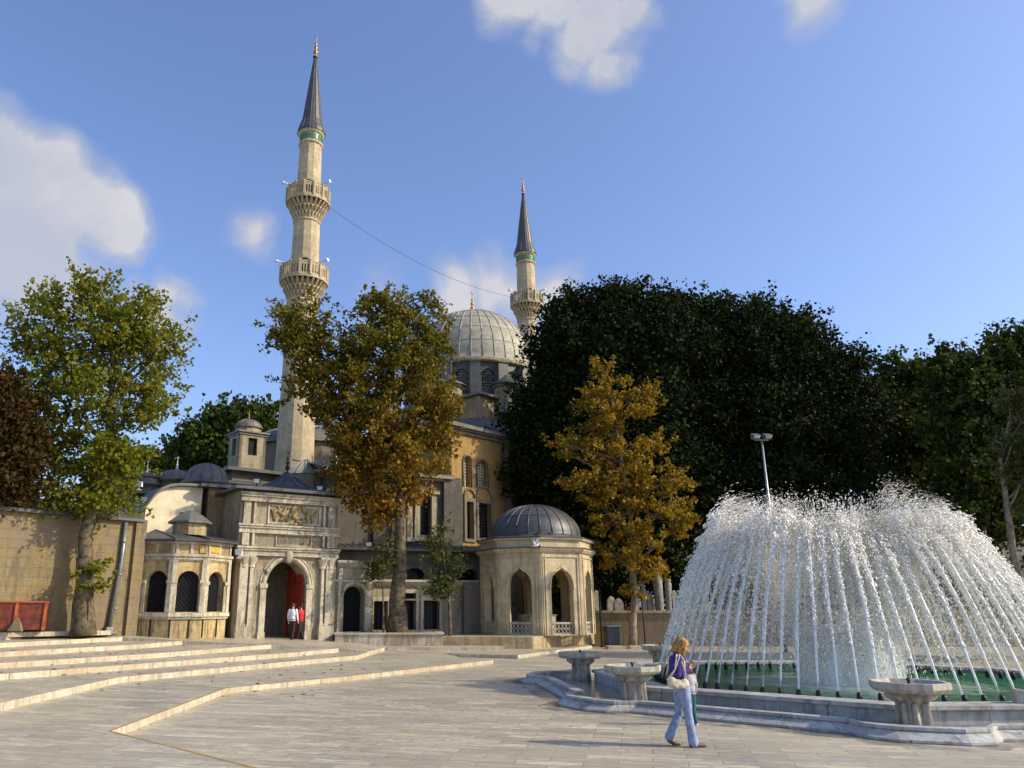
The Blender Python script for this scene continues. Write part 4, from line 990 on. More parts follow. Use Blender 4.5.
for i, (px, pt) in enumerate(((601.5, 592), (645, 596), (686, 596))):
    b = at(px, 640, 44.9); m = MB(); h = at(px, pt, 44.9).z; m.tube([(0, 0, 0), (0, 0, h)], .04, 8); m.ell((0, 0, h+.05), (.07, .07, .07)); m.box((-.1, -.1, 0), (.1, .1, .05))
    o = m.build('iron_post', 'black_iron'); o.location = b*1; o.location.z = 0
    tag(o, ['thin black iron post nearest the pavilion', 'thin black iron post right of the amber tree', 'thin black iron post behind the fountain spray'][i], 'post', 'iron posts before the cemetery wall')
# lit ochre building glimpsed at the right edge
OB = empty('far_house', (0, 0, 0), 0, 'pale ochre house glimpsed between trunks at the right edge', 'house')
m = MB(); q0, q1 = at(960, 600, 76), at(1120, 600, 72); m.prism([(q0.x, q0.y), (q1.x, q1.y), (q1.x+1, 82), (q0.x+1, 86)], 0, 9.0); m.build('wall', 'plaster', OB)
m = MB(); m.prism([(q0.x-.5, q0.y-.5), (q1.x+.5, q1.y-.5), (q1.x+1.5, 82.5), (q0.x+.5, 86.5)], 9.0, 9.3); m.build('roof', 'lead_mid', OB)
m = MB()
for k in range(5):
    t = (k+.5)/5; p = q0.lerp(q1, t); m.box((p.x-.5, p.y-.06, 1.5), (p.x+.5, p.y+.3, 3.2)); m.box((p.x-.5, p.y-.06, 5), (p.x+.5, p.y+.3, 6.7))
m.build('window', 'glass_dark', OB)

# lamp post
b = at(762, 440, 39.0); LP = empty('lamp_post', (b.x, b.y, 0), 0, 'tall thin metal lamp post with two floodlights rising behind the fountain', 'lamp post')
hp = at(762, 440, 39).z; tl = -.02
m = MB(); m.box((-.2, -.2, 0), (.2, .2, .06)); m.tube([(0, 0, 0), (tl*.5, 0, hp*.5), (tl, 0, hp)], [.09, .07, .05], 10); m.build('pole', 'pole_metal', LP)
m = MB(); m.tube([(tl-.35, 0, hp), (tl+.35, 0, hp)], .035, 8); m.build('crossbar', 'pole_metal', LP)
for sx in (-1, 1):
    m = MB(); cx = tl+sx*.30
    m.add([(cx-.15, -.12, hp+.02), (cx+.15, -.12, hp+.02), (cx+.15, .2, hp+.06), (cx-.15, .2, hp+.06), (cx-.19, -.28, hp+.2), (cx+.19, -.28, hp+.2), (cx+.19, .14, hp+.36), (cx-.19, .14, hp+.36)], [(3, 2, 1, 0), (0, 1, 5, 4), (1, 2, 6, 5), (2, 3, 7, 6), (3, 0, 4, 7), (4, 5, 6, 7)])
    o = m.build('floodlight', 'grey_metal', LP); m = MB(); m.add([(cx-.13, -.14, hp+.05), (cx+.13, -.14, hp+.05), (cx+.16, -.285, hp+.18), (cx-.16, -.285, hp+.18)], [(0, 1, 2, 3)]); m.build('lens', 'lamp_glass', o)
# roof floodlights
for i, (px, py, Y, L) in enumerate(((139, 487, 38.2, 'small white floodlight on the lead eave left of the plastered gable'), (145, 502, 38.0, 'small black floodlight at the foot of the plastered gable'), (257, 484, 38.6, 'black floodlight on the left corner of the gateway roof'), (320, 491, 40.6, 'black floodlight on the right corner of the gateway roof'), (239, 555, 37.9, 'small white spotlight on the pier between kiosk and gateway'), (369, 547, 41.4, 'small grey spotlight on the coping right of the small gate'))):
    c = at(px, py, Y); m = MB(); k = .75
    m.add([(-.2*k, -.16*k, 0), (.2*k, -.16*k, 0), (.2*k, .14*k, .03), (-.2*k, .14*k, .03), (-.24*k, -.22*k, .34*k), (.24*k, -.22*k, .34*k), (.18*k, .1*k, .36*k), (-.18*k, .1*k, .36*k)], [(3, 2, 1, 0), (0, 1, 5, 4), (1, 2, 6, 5), (2, 3, 7, 6), (3, 0, 4, 7), (4, 5, 6, 7)])
    m.box((-.03, -.05, -.14), (.03, .0, 0)); m.box((-.1, -.1, -.16), (.1, .06, -.13))
    o = m.build('floodlight', 'white_plastic' if i in (0, 4) else 'black_iron'); o.location = c; tag(o, L, 'floodlight', 'floodlights on the buildings')
    g = MB(); g.add([(-.17*k, -.172*k, .03), (.17*k, -.172*k, .03), (.2*k, -.225*k, .3*k), (-.2*k, -.225*k, .3*k)], [(0, 1, 2, 3)]); g.build('lens', 'lamp_glass', o)
# marble planter of the plane tree
q0, q1 = at(335, 636, 39.6), at(443, 636, 39.9); PL = empty('marble_planter', (q0.x, q0.y, .3), math.atan2(q1.y-q0.y, q1.x-q0.x), 'long low marble planter round the foot of the middle plane tree', 'planter')
L = (q1-q0).length; m = MB(); m.box((0, 0, -.05), (L, .25, .52)); m.box((0, 2.2, -.05), (L, 2.45, .52)); m.box((0, .25, -.05), (.25, 2.2, .52)); m.box((L-.25, .25, -.05), (L, 2.2, .52)); m.build('side', 'marble_trim', PL)
m = MB(); m.box((-.06, -.06, .52), (L+.06, .31, .6)); m.box((-.06, 2.14, .52), (L+.06, 2.5, .6)); m.box((-.06, .31, .52), (.3, 2.14, .6)); m.box((L-.3, .31, .52), (L+.06, 2.14, .6)); m.build('coping', 'marble_kerb', PL)
m = MB(); m.box((.25, .25, -.04), (L-.25, 2.2, .45)); m.build('soil', 'soil', PL)
# orange crate at the left edge
b = at(22, 625, 31.4); CR = empty('orange_hoarding', (b.x, b.y, 1.26), R(20), 'battered orange wooden hoarding box against the old wall at far left', 'crate')
hx = 22*mpp(610, 30.6)
m = MB(); m.box((-hx*1.6, 0, 0), (hx*.95, .9, 1.02)); m.build('panel', 'orange_panel', CR) if 'orange_panel' in MATS else m.build('panel', 'red_board', CR)
m = MB()
for x in (-hx*.35, hx*.95-.07, -hx*1.6): m.box((x-.02, -.06, -.02), (x+.09, 0, 1.0))
m.box((-hx*1.6, -.05, 1.0), (hx*.95, .95, 1.06)); m.build('frame', 'orange_paint', CR)
b2 = at(15, 625, 30.9); m = MB(); m.add([(-.28, 0, 0), (.28, -.05, 0), (.08, .16, .36), (-.06, .18, .5), (-.28, .16, 0), (.28, .12, 0), (.06, .3, .34), (-.06, .30, .48)], [(0, 1, 2, 3), (7, 6, 5, 4), (0, 4, 5, 1), (1, 5, 6, 2), (2, 6, 7, 3), (3, 7, 4, 0)])
o = m.build('sack', 'rubble_wall'); o.location = (b2.x, b2.y, 1.22); tag(o, 'small pale sack slumped against the orange hoarding', 'sack')

# ------------------------------------------------------------------ the fountain
FC = Vector((10.8, 21.8, 0)); A0 = -109.5; RV = [R(A0+45*k) for k in range(8)]
FO = empty('fountain_pool', FC, 0, 'large octagonal marble fountain pool with green water', 'fountain')
def octo(r): return [(r*math.cos(a), r*math.sin(a)) for a in RV]
def ring(mb, pa, pb, z0, z1, mi=0, za=None):   # wall between two similar loops pa (outer) pb (inner), optional sloping top
    n = len(pa); za = z1 if za is None else za
    v = [(*p, z0) for p in pa]+[(*p, za) for p in pa]+[(*p, z1) for p in pb]+[(*p, z0) for p in pb]; f = []
    for i in range(n):
        j = (i+1) % n; f += [(i, j, n+j, n+i), (n+i, n+j, 2*n+j, 2*n+i), (2*n+i, 2*n+j, 3*n+j, 3*n+i)]
    mb.add(v, f, mi)
m = MB(); ring(m, octo(6.72), octo(6.25), 0, .28); m.build('rim_wall', 'fountain_marble', FO)
m = MB(); ring(m, octo(6.80), octo(6.15), .28, .36); m.build('rim_coping', 'fountain_marble', FO, bevel=.012)
# low outer kerb with a bay round each basin
def outer(off_):
    pts = []
    apo = 7.75+off_
    for k, a in enumerate(RV):
        c = Vector((math.cos(a), math.sin(a))); t = Vector((-c.y, c.x)); rv = apo/math.cos(PI/8)
        nl = R(A0+45*k-22.5); nr = R(A0+45*k+22.5)
        e0 = Vector((math.cos(nl), math.sin(nl))); e1 = Vector((math.cos(nr), math.sin(nr)))
        t0 = Vector((-e0.y, e0.x)); t1 = Vector((-e1.y, e1.x)); half = apo*math.tan(PI/8)
        p0 = e0*apo+t0*(half-1.2); p1 = e1*apo-t1*(half-1.2)
        q = 8.5+off_
        pts += [tuple(p0), tuple(c*(q-.12)-t*.9), tuple(c*(q+.1)-t*.5), tuple(c*(q+.1)+t*.5), tuple(c*(q-.12)+t*.9), tuple(p1)]
    return pts
m = MB(); ring(m, outer(.22), outer(-.02), 0, .17, za=.05); m.build('outer_step', 'fountain_marble', FO)
m = MB(); ring(m, outer(.02), outer(-.22), .17, .225); ring(m, outer(-.0), outer(-.2), 0, .168); m.build('outer_kerb', 'fountain_marble', FO, bevel=.01)
m = MB(); m.prism(outer(-.21), 0.0, .05); m.build('channel_floor', 'wet_marble', FO)
m = MB(); m.prism(octo(6.27), 0, .2); m.build('water', 'pool_water', FO)
# wet film on the paving along the kerb
m = MB(); po, pi_ = outer(.75), outer(.2); n_ = len(po)
m.add([(p[0]+FC.x, p[1]+FC.y, .004) for p in po]+[(p[0]+FC.x, p[1]+FC.y, .004) for p in pi_], [(i, (i+1) % n_, n_+(i+1) % n_, n_+i) for i in range(n_)])
tag(m.build('water_puddle', 'wet_film'), 'shallow wet patches on the paving round the fountain kerb', 'puddles', kind='stuff')
# sloping marble cheek on the rim at the right
q = G(1030, 715, 0); m = MB(); a = at(1007, 681, 15.9)
m.prism([(0, 0), (1.9, -.75), (2.0, -.5), (.1, .25)], 0, [.62, .2, .2, .62]); m.box((-.02, -.02, .0), (.1, .25, .3))
o = m.build('marble_cheek', 'basin_marble'); o.location = (a.x, 15.75, 0.0); tag(o, 'sloping white marble cheek block across the fountain rim at right edge', 'marble block')
# basins
def make_basin():
    r = empty('stone_basin', (0, 0, 0), 0)
    m = MB(); m.lathe([(.30, .80), (.42, .62), (.74, .66), (.80, .72), (.80, .83), (.72, .83), (.66, .76), (.001, .745)][1:], (0, 0, 0), 8, smooth=False, phase=PI/8)
    m.build('bowl', 'basin_marble', r, bevel=.008)
    m = MB(); m.lathe([(.30, 0), (.27, .45), (.34, .56), (.45, .63)], (0, 0, 0), 8, smooth=False)
    for k in range(8):
        a = 2*PI*k/8; m.tube([(.27*math.cos(a), .27*math.sin(a), 0), (.25*math.cos(a), .25*math.sin(a), .45), (.32*math.cos(a), .32*math.sin(a), .55), (.46*math.cos(a), .46*math.sin(a), .64)], [.085, .075, .085, .09], 8)
    m.build('pedestal', 'basin_marble', r)
    m = MB(); m.tube([(0, 0, .74), (0, 0, .88), (.03, 0, .90)], [.03, .03, .015], 8); m.ell((0, 0, .86), (.045, .045, .03)); m.build('spout', 'black_iron', r)
    m = MB(); m.lathe([(.66, .772), (.3, .774), (.001, .774)], (0, 0, 0), 8, smooth=False, phase=PI/8); m.build('basin_water', 'wet_marble', r)
    return r
def copy_tree(o, parent=None):
    c = o.copy(); COL.objects.link(c); c.parent = parent
    for ch in list(o.children): copy_tree(ch, c)
    return c
bs0 = make_basin()
blab = {0: 'nearest octagonal marble basin in front of the jets at the right', 7: 'marble basin just behind the walking woman, second nearest', 6: 'marble basin at the far left corner of the fountain, casting its shadow on the step', 5: 'distant marble basin seen just left of the spray above the woman',
        1: 'marble basin outside the right edge of the pool', 4: 'marble basin hidden behind the spray at the back of the pool'}
for n_, k in enumerate((0, 7, 6, 5, 4)):
    b_ = bs0 if n_ == 0 else copy_tree(bs0)
    rr_ = {0: 7.45, 7: 7.15, 6: 7.1}.get(k, 7.4); b_.location = FC+Vector((math.cos(RV[k])*rr_, math.sin(RV[k])*rr_, .04)); b_.rotation_euler.z = RV[k]
    s_ = .82; b_.scale = (s_, s_, .96)
    tag(b_, blab[k], 'basin', 'marble basins round the fountain')
# jets
def octas(P, Rr, D=None, el=1.0):
    n = len(P); base = np.array([(1, 0, 0), (-1, 0, 0), (0, 1, 0), (0, -1, 0), (0, 0, 1), (0, 0, -1)], float)
    V = np.repeat(P[:, None, :], 6, 1)+base[None]*Rr[:, None, None]
    if D is not None: V[:, 4] = P+D*Rr[:, None]*el; V[:, 5] = P-D*Rr[:, None]*el
    F0 = np.array([(0, 2, 4), (2, 1, 4), (1, 3, 4), (3, 0, 4), (2, 0, 5), (1, 2, 5), (3, 1, 5), (0, 3, 5)])
    F = F0[None]+(np.arange(n)*6)[:, None, None]
    return V.reshape(-1, 3), F.reshape(-1, 3)
def npmesh(name, V, F, mat):
    me = bpy.data.meshes.new(name); nv, nf, k = len(V), len(F), F.shape[1]
    me.vertices.add(nv); me.vertices.foreach_set('co', np.ascontiguousarray(V, dtype=np.float32).ravel())
    me.loops.add(nf*k); me.loops.foreach_set('vertex_index', np.ascontiguousarray(F, dtype=np.int32).ravel())
    me.polygons.add(nf); me.polygons.foreach_set('loop_start', np.arange(0, nf*k, k, dtype=np.int32))
    me.update(calc_edges=True); me.validate(); me.materials.append(MATS[mat]); return me
NJ = 80; RJ = 4.95; XL = 5.0; rg = np.random.default_rng(3)
def jetmeshes(seed, H):
    g = np.random.default_rng(seed)
    n = 3300
    t = np.clip(g.beta(1.2, 1.55, n)*.88+.06, .05, .97)
    e = 1+g.normal(0, .035, n); bb = (t*26+g.random()).astype(int); e += np.array([g.uniform(-.06, .20)*(g.random() < .45) for _ in range(40)])[bb]*np.clip(t*3-.6, 0, 1)
    sp = .010+.24*np.clip(t-.08, 0, 1)**1.1+.5*np.clip(t-.52, 0, 1)
    # clumps: drops gather into short broken ropes
    ph = g.random()*6.28; clump = np.sin(t*70+ph)*.35+np.sin(t*163+ph*2)*.25
    xx = np.where(t < .5, t, .5+.26*(1-np.exp(-(t-.5)*2.6))); x = XL*xx+g.normal(0, 1, n)*sp; y = g.normal(0, 1, n)*sp+.05*np.sin(t*9+ph); z = .25+4*H*e*t*(1-t)+g.normal(0, 1, n)*sp*.7
    z = np.maximum(z, .22)
    keep = (g.random(n) < .75+clump); x, y, z, t = x[keep], y[keep], z[keep], t[keep]
    D = np.stack([np.full_like(t, XL), np.zeros_like(t), 4*H*(1-2*t)], 1); D /= np.linalg.norm(D, axis=1)[:, None]
    r = np.clip(g.lognormal(-4.75, .5, len(t))*(1+.75*np.exp(-((t-.42)/.13)**2)), .004, .036)
    V, F = octas(np.stack([x, y, z], 1), r, D, 2.2)
    dm_ = npmesh('drops', V, F, 'water_drops')
    m = MB(); ts = [.0+.30*i/14 for i in range(15)]
    m.tube([(XL*q, .05*math.sin(q*9+ph)*q/.3, .25+4*H*q*(1-q)) for q in ts], [.024+.06*q for q in ts], 6)
    o = m.build('stream', 'water_stream'); sm = o.data; bpy.data.objects.remove(o)
    return dm_, sm
hs_ = (3.35, 3.55, 3.75, 3.95, 4.15); JM = {h: [jetmeshes(int(h*100)+i, h) for i in range(5)] for h in hs_}
m = MB(); m.tube([(-.02, 0, .15), (.0, 0, .34), (.015, 0, .40)], [.055, .055, .035], 8); no = m.build('nozzle', 'black_iron'); nm_ = no.data; bpy.data.objects.remove(no)
for k in range(NJ):
    a = 2*PI*k/NJ+.03
    ca = math.cos(a); hh = 3.5+(.36*min(1, ca/.4) if ca > 0 else .55*min(1, -ca/.65))+rnd.uniform(-.28, .28)
    h = min(hs_, key=lambda q: abs(q-hh)); dm_, sm = JM[h][rnd.randrange(5)]
    j = empty('water_jet', FC+Vector((RJ*math.cos(a), RJ*math.sin(a), 0)), a+PI, 'white jet of water arching inward from the ring of nozzles', 'water jet', 'ring of water jets')
    for nme, me in (('nozzle', nm_), ('stream', sm), ('drops', dm_)):
        o = bpy.data.objects.new(nme, me); COL.objects.link(o); o.parent = j
# fine mist hanging inside the ring of jets
mm_ = bpy.data.materials.new('mist'); mm_.use_nodes = True; MATS['mist'] = mm_; q_ = mm_.node_tree; q_.nodes.clear()
vo = N(q_, 'ShaderNodeVolumePrincipled'); vo.inputs['Color'].default_value = (.95, .97, 1, 1); vo.inputs['Density'].default_value = .055; oo = N(q_, 'ShaderNodeOutputMaterial'); q_.links.new(vo.outputs[0], oo.inputs['Volume'])
m = MB(); m.lathe([(.001, 1.0), (4.0, 1.1), (3.9, 1.7), (3.4, 3.0), (2.8, 3.8), (1.8, 4.0), (.8, 3.6), (.001, 3.5)], (0, 0, 0), 40); o = m.build('mist', 'mist', weld=True); o.location = FC
tag(o, 'pale water mist hanging inside the ring of jets', 'mist', kind='stuff')
# central bell of foaming water
g = np.random.default_rng(11); cb = empty('central_water_bell', FC, 0, 'low wide bell of foaming water in the middle of the pool', 'water jet')
m = MB(); m.lathe([(.1, 1.45), (.5, 1.62), (.9, 1.58), (1.15, 1.35), (1.22, .9), (1.26, .2)], (0, 0, 0), 48); m.lathe([(.1, 1.2), (.7, 1.45), (.98, 1.2), (1.08, .2)], (0, 0, 0), 36); m.build('veil', 'water_veil', cb)
n = 9000; a = g.uniform(0, 2*PI, n); t = g.random(n); rr_ = 1.2+g.normal(0, .09, n); z_ = .2+1.4*t
top = g.random(n) < .35; rr_ = np.where(top, np.sqrt(g.random(n))*1.15, rr_); z_ = np.where(top, 1.55-.25*(rr_/1.15)**3+g.normal(0, .05, n), z_)
P_ = np.stack([rr_*np.cos(a), rr_*np.sin(a), z_], 1); V, F = octas(P_, np.clip(g.lognormal(-4.6, .4, n), .004, .022), np.tile([0, 0, 1.0], (n, 1)), 2)
o = bpy.data.objects.new('drops', npmesh('drops', V, F, 'water_drops')); COL.objects.link(o); o.parent = cb
# splash on the pool surface, and fine falling spray within the ring
n = 24000; a = g.uniform(0, 2*PI, n); r_ = np.sqrt(g.random(n))*4.5; hmax = 4.7*(1-(np.clip(r_-2.0, 0, 9)/3.0)**2); z_ = .25+np.clip(hmax, .1, 5)*g.random(n)**.8; z_ = np.maximum(z_, .25+np.clip(r_-1.5, 0, 9)*.6*(.4+.6*g.random(n)))
V, F = octas(np.stack([FC.x+r_*np.cos(a), FC.y+r_*np.sin(a), z_], 1), np.clip(g.lognormal(-4.75, .4, n), .003, .02), np.tile([0, 0, 1.0], (n, 1)), 2.5)
o = bpy.data.objects.new('falling_spray', npmesh('falling_spray', V, F, 'water_drops')); COL.objects.link(o)
tag(o, 'fine white spray falling inside the ring of jets', 'spray', kind='stuff')
# ------------------------------------------------------------------ trees
def leaves(P, size, g, up=.3, aspect=.8):
    n = len(P)
    d = g.normal(0, 1, (n, 3)); d /= np.linalg.norm(d, axis=1)[:, None]
    nn = g.normal(0, 1, (n, 3)); nn[:, 2] += up*3; nn -= d*np.sum(nn*d, 1)[:, None]; nn /= np.linalg.norm(nn, axis=1)[:, None]
    s = np.cross(d, nn); L = size*g.uniform(.6, 1.3, n)[:, None]; Wd = L*aspect
    a = P-d*L*.5; b = P+s*Wd*.5+nn*L*.12+d*L*.05; c = P+d*L*.5; e = P-s*Wd*.5+nn*L*.12+d*L*.05
    V = np.stack([a, b, c, e], 1).reshape(-1, 3); k = np.arange(n)[:, None]*4
    F = np.concatenate([k+np.array([[0, 1, 2]]), k+np.array([[0, 2, 3]])], 1).reshape(-1, 3)
    return V, F
def tree(name, base, trunk, blobs, mat, bark, nleaf, size, label, seed=1, cat='tree', group=None, cl=(.35, .8), limbs=True, per=42, hollow=2.2, tr=(.3, .1), up=.3):
    """trunk: list of photo points + distance; blobs: (px, py, rx_px, ry_px, distance offset)"""
    g = np.random.default_rng(seed); rr = random.Random(seed)
    Y = base.y
    root = empty(name, base, 0, label, cat, group)
    B = []
    for b in blobs:
        c = at(b[0], b[1], Y+(b[4] if len(b) > 4 else 0)); k = mpp(b[1], c.y)*1.02
        B.append((c-base, Vector((b[2]*k, b[2]*k*.85, b[3]*k))))
    T = [at(p[0], p[1], Y+(p[2] if len(p) > 2 else 0))-base for p in trunk]; T[0].z = -.1
    m = MB(); nT = len(T); rs = [tr[0]+(tr[1]-tr[0])*i/(nT-1) for i in range(nT)]; rs[0] *= 1.35
    # smooth the trunk a little, with an uneven outline
    pts = []; rad = []
    for i in range(nT-1):
        for q in range(4):
            t = q/4; pts.append(T[i].lerp(T[i+1], t)+Vector((rr.uniform(-1, 1), rr.uniform(-1, 1), 0))*rs[i]*.12*(1 if i+q else 0)); rad.append((rs[i]*(1-t)+rs[i+1]*t)*rr.uniform(.93, 1.07))
    pts.append(T[-1]); rad.append(rs[-1]); m.tube(pts, rad, 12)
    vols = [b[1].x*b[1].y*b[1].z for b in B]; wts = np.array([v**.72 for v in vols]); wts /= wts.sum()
    ncl = max(12, nleaf//per); allc = []; spr = []
    for (c, r), wt in zip(B, wts):
        k = max(4, int(ncl*wt)); u = g.normal(0, 1, (k, 3)); u /= np.linalg.norm(u, axis=1)[:, None]
        q = g.random(k)**(1/hollow); cc = np.array(c)+u*q[:, None]*np.array(r)
        allc.append(cc)
        # ragged outer sprays: shoots running out and up from the edge of the lobe
        ks_ = max(2, int(k*(.35 if cl[1] < 1 else .18))); sel = g.integers(0, k, ks_); dirn = u[sel]+np.array([0, 0, .55]); dirn /= np.linalg.norm(dirn, axis=1)[:, None]
        st = np.array(c)+u[sel]*np.array(r)*.9; ln = g.uniform(.2, 1.0, ks_)*(cl[1]*(1.9 if cl[1] < 1 else 1.35))
        for fr in (.3, .6, .85, 1.0): spr.append(st+dirn*(ln*fr)[:, None])
        if limbs:
            # limb from the trunk towards the lobe, then twigs out to some clumps
            hz = c.z-r.z*.5; j = min(range(len(pts)), key=lambda i: abs(pts[i].z-max(hz-abs(c.x)*.5, pts[0].z+(pts[-1].z)*.25)))
            s0 = pts[j]; mid = s0.lerp(c, .5)+Vector((rr.uniform(-.3, .3), rr.uniform(-.3, .3), rr.uniform(-.1, .5)))
            r0 = min(rad[j]*.55, .05+.03*max(r)); m.tube([s0, s0.lerp(mid, .5)+Vector((0, 0, -.1)), mid, mid.lerp(c, .6), c], [r0, r0*.85, r0*.7, r0*.5, r0*.3], 7)
            for q_ in range(min(14, k)):
                e = Vector(cc[q_]); s1 = mid.lerp(c, rr.uniform(.2, 1)); mm = s1.lerp(e, .5)+Vector((rr.uniform(-.2, .2), rr.uniform(-.2, .2), rr.uniform(0, .3)))
                m.tube([s1, mm, e], [r0*.33, r0*.22, .012], 5)
    m.build('trunk', bark, root)
    CC = np.concatenate(allc); cr = g.uniform(cl[0], cl[1], len(CC))
    ks = np.maximum(3, (per*(cr/np.mean(cr))**2)).astype(int); idx = np.repeat(np.arange(len(CC)), ks)
    P = CC[idx]+g.normal(0, 1, (len(idx), 3))*cr[idx][:, None]*np.array([.55, .55, .38])
    SP = np.concatenate(spr); i2 = np.repeat(np.arange(len(SP)), max(3, per//6)); P = np.concatenate([P, SP[i2]+g.normal(0, 1, (len(i2), 3))*cl[0]*.42])
    V, F = leaves(P, size, g, up)
    o = bpy.data.objects.new('crown', npmesh('crown', V, F, mat)); COL.objects.link(o); o.parent = root
    return root
def gb(px, Y, z): p = at(px, 600, Y); return Vector((p.x, p.y, z))
# plane tree by the old wall
tree('plane_tree', gb(85, 32.6, 1.1), [(85, 620), (85, 570), (86, 535), (97, 495), (104, 460), (110, 420), (114, 370), (108, 310)],
     [(90, 300, 30, 30), (45, 325, 32, 38), (135, 330, 40, 35), (95, 345, 45, 35), (160, 355, 26, 38), (50, 385, 45, 42), (105, 400, 50, 40), (150, 405, 28, 32), (40, 440, 45, 32), (95, 455, 42, 32), (128, 462, 26, 26), (62, 490, 48, 26), (98, 500, 32, 22), (128, 505, 10, 12), (20, 345, 20, 18), (85, 280, 12, 14), (40, 290, 10, 10), (153, 300, 8, 10), (178, 345, 10, 18)],
     'leaf_green', 'bark', 21000, .19, 'tall green plane tree standing before the old wall at left', 11, per=24, cl=(.22, .55), hollow=1.9, tr=(.36, .07))
o_ = gb(92, 32.3, 1.1)
tree('trunk_shoots', o_, [(92, 590), (92, 575)], [(84, 573, 12, 6), (100, 583, 12, 7), (98, 565, 7, 6), (82, 590, 4, 7)], 'leaf_green', 'bark', 420, .17, 'low leafy shoots around the left plane tree trunk', 12, cat='shoots', per=22, cl=(.12, .25), tr=(.03, .01))
tree('brown_tree', gb(-25, 30.8, 1.1), [(-25, 625), (-22, 540), (-15, 470), (-8, 420)],
     [(8, 420, 26, 32), (20, 455, 30, 30), (-10, 465, 45, 45), (15, 480, 26, 18), (-20, 400, 40, 40), (5, 395, 18, 16)], 'leaf_brown', 'bark', 13000, .2, 'dark brown leaved tree leaning in from the left edge', 13, per=26, cl=(.3, .6), tr=(.3, .1))
# middle plane tree
tree('plane_tree', gb(397, 40.9, .75), [(397, 626), (398, 590), (400, 560), (401, 520), (398, 470), (396, 420), (392, 370), (385, 330)],
     [(292, 318, 28, 22), (282, 335, 22, 14), (315, 345, 34, 28), (300, 375, 22, 22), (330, 385, 35, 32), (372, 322, 28, 30), (400, 315, 32, 25), (425, 325, 24, 28), (385, 355, 48, 34), (432, 360, 24, 34), (350, 352, 20, 18), (365, 395, 50, 34), (415, 400, 40, 35), (440, 410, 22, 22), (385, 435, 55, 32), (435, 438, 24, 22), (345, 428, 26, 20), (355, 460, 30, 22), (405, 460, 40, 24), (362, 490, 30, 24), (350, 480, 18, 20), (385, 500, 26, 20), (410, 490, 22, 18), (372, 520, 12, 12), (330, 410, 24, 16), (380, 298, 10, 10), (428, 298, 10, 8), (306, 303, 12, 9)],
     'leaf_mixed', 'bark', 38000, .20, 'large plane tree with bronze and green leaves in the marble planter', 21, per=44, cl=(.24, .56), hollow=2.0, tr=(.42, .08))
tree('sapling', gb(447, 40.6, .7), [(450, 622), (449, 590), (444, 560), (440, 530)], [(438, 550, 14, 14), (446, 572, 18, 16), (440, 590, 14, 10), (440, 532, 8, 8), (455, 565, 8, 12)], 'leaf_olive', 'bark', 1700, .16, 'thin olive green sapling beside the pier near the pavilion', 22, per=20, cl=(.2, .4), tr=(.07, .02))
tree('shrub', gb(381, 40.4, .7), [(384, 620), (383, 590), (380, 570)], [(382, 560, 12, 14), (376, 572, 12, 8), (388, 548, 8, 10)], 'leaf_olive', 'bark', 800, .16, 'olive shoots hugging the middle plane tree trunk', 23, cat='shrub', per=20, cl=(.2, .35), tr=(.05, .02))
# amber tree
tree('amber_tree', gb(632, 44.6, 0), [(632, 645), (634, 600), (634, 550), (628, 500), (620, 450), (612, 400)],
     [(606, 372, 16, 18), (592, 392, 18, 18), (618, 400, 26, 22), (600, 425, 32, 22), (642, 408, 20, 18), (650, 392, 8, 10), (575, 448, 22, 14), (612, 455, 40, 22), (648, 448, 20, 16), (592, 480, 34, 20), (640, 485, 38, 22), (676, 478, 16, 14), (660, 510, 32, 20), (615, 515, 32, 22), (640, 540, 34, 20), (675, 525, 18, 14), (620, 560, 22, 16), (652, 568, 20, 14), (638, 590, 16, 12), (560, 450, 12, 8)],
     'leaf_amber', 'bark_pale', 13000, .21, 'slender amber leaved plane tree between the pavilion and the fountain', 31, per=36, cl=(.2, .46), hollow=2.0, tr=(.2, .06))
# unseen plane tree added past the right edge to cast shade on the planter
tree('plane_tree', gb(1190, 32.6, 0), [(1190, 640), (1190, 560), (1190, 470), (1190, 380)], [(1190, 300, 56, 50), (1184, 370, 58, 50), (1202, 370, 58, 50), (1190, 440, 56, 50)], 'leaf_green', 'bark', 16000, .34, 'tall plane tree added out of view beyond the right edge to shade the planter', 32, per=24, cl=(.4, .9), hollow=2.0, tr=(.4, .1))
# far trees left
tree('far_tree', gb(232, 78, 0), [(232, 620), (232, 520), (230, 460)], [(245, 425, 34, 18), (215, 440, 32, 22), (190, 455, 22, 22), (262, 440, 26, 26), (230, 455, 45, 26), (225, 418, 14, 9), (255, 412, 14, 8)], 'leaf_mid', 'bark_dark', 20000, .5, 'bushy green tree rising behind the lantern turret', 41, group='distant trees beyond the mosque', per=26, cl=(.7, 1.5), tr=(.5, .2))
tree('far_tree', gb(160, 85, 0), [(160, 620), (160, 520), (160, 480)], [(165, 468, 28, 14), (140, 465, 28, 14), (185, 472, 20, 14), (118, 470, 30, 18)], 'leaf_mid', 'bark_dark', 11000, .5, 'low distant trees above the roofs left of the small domes', 42, group='distant trees beyond the mosque', per=26, cl=(.7, 1.4), tr=(.5, .2))
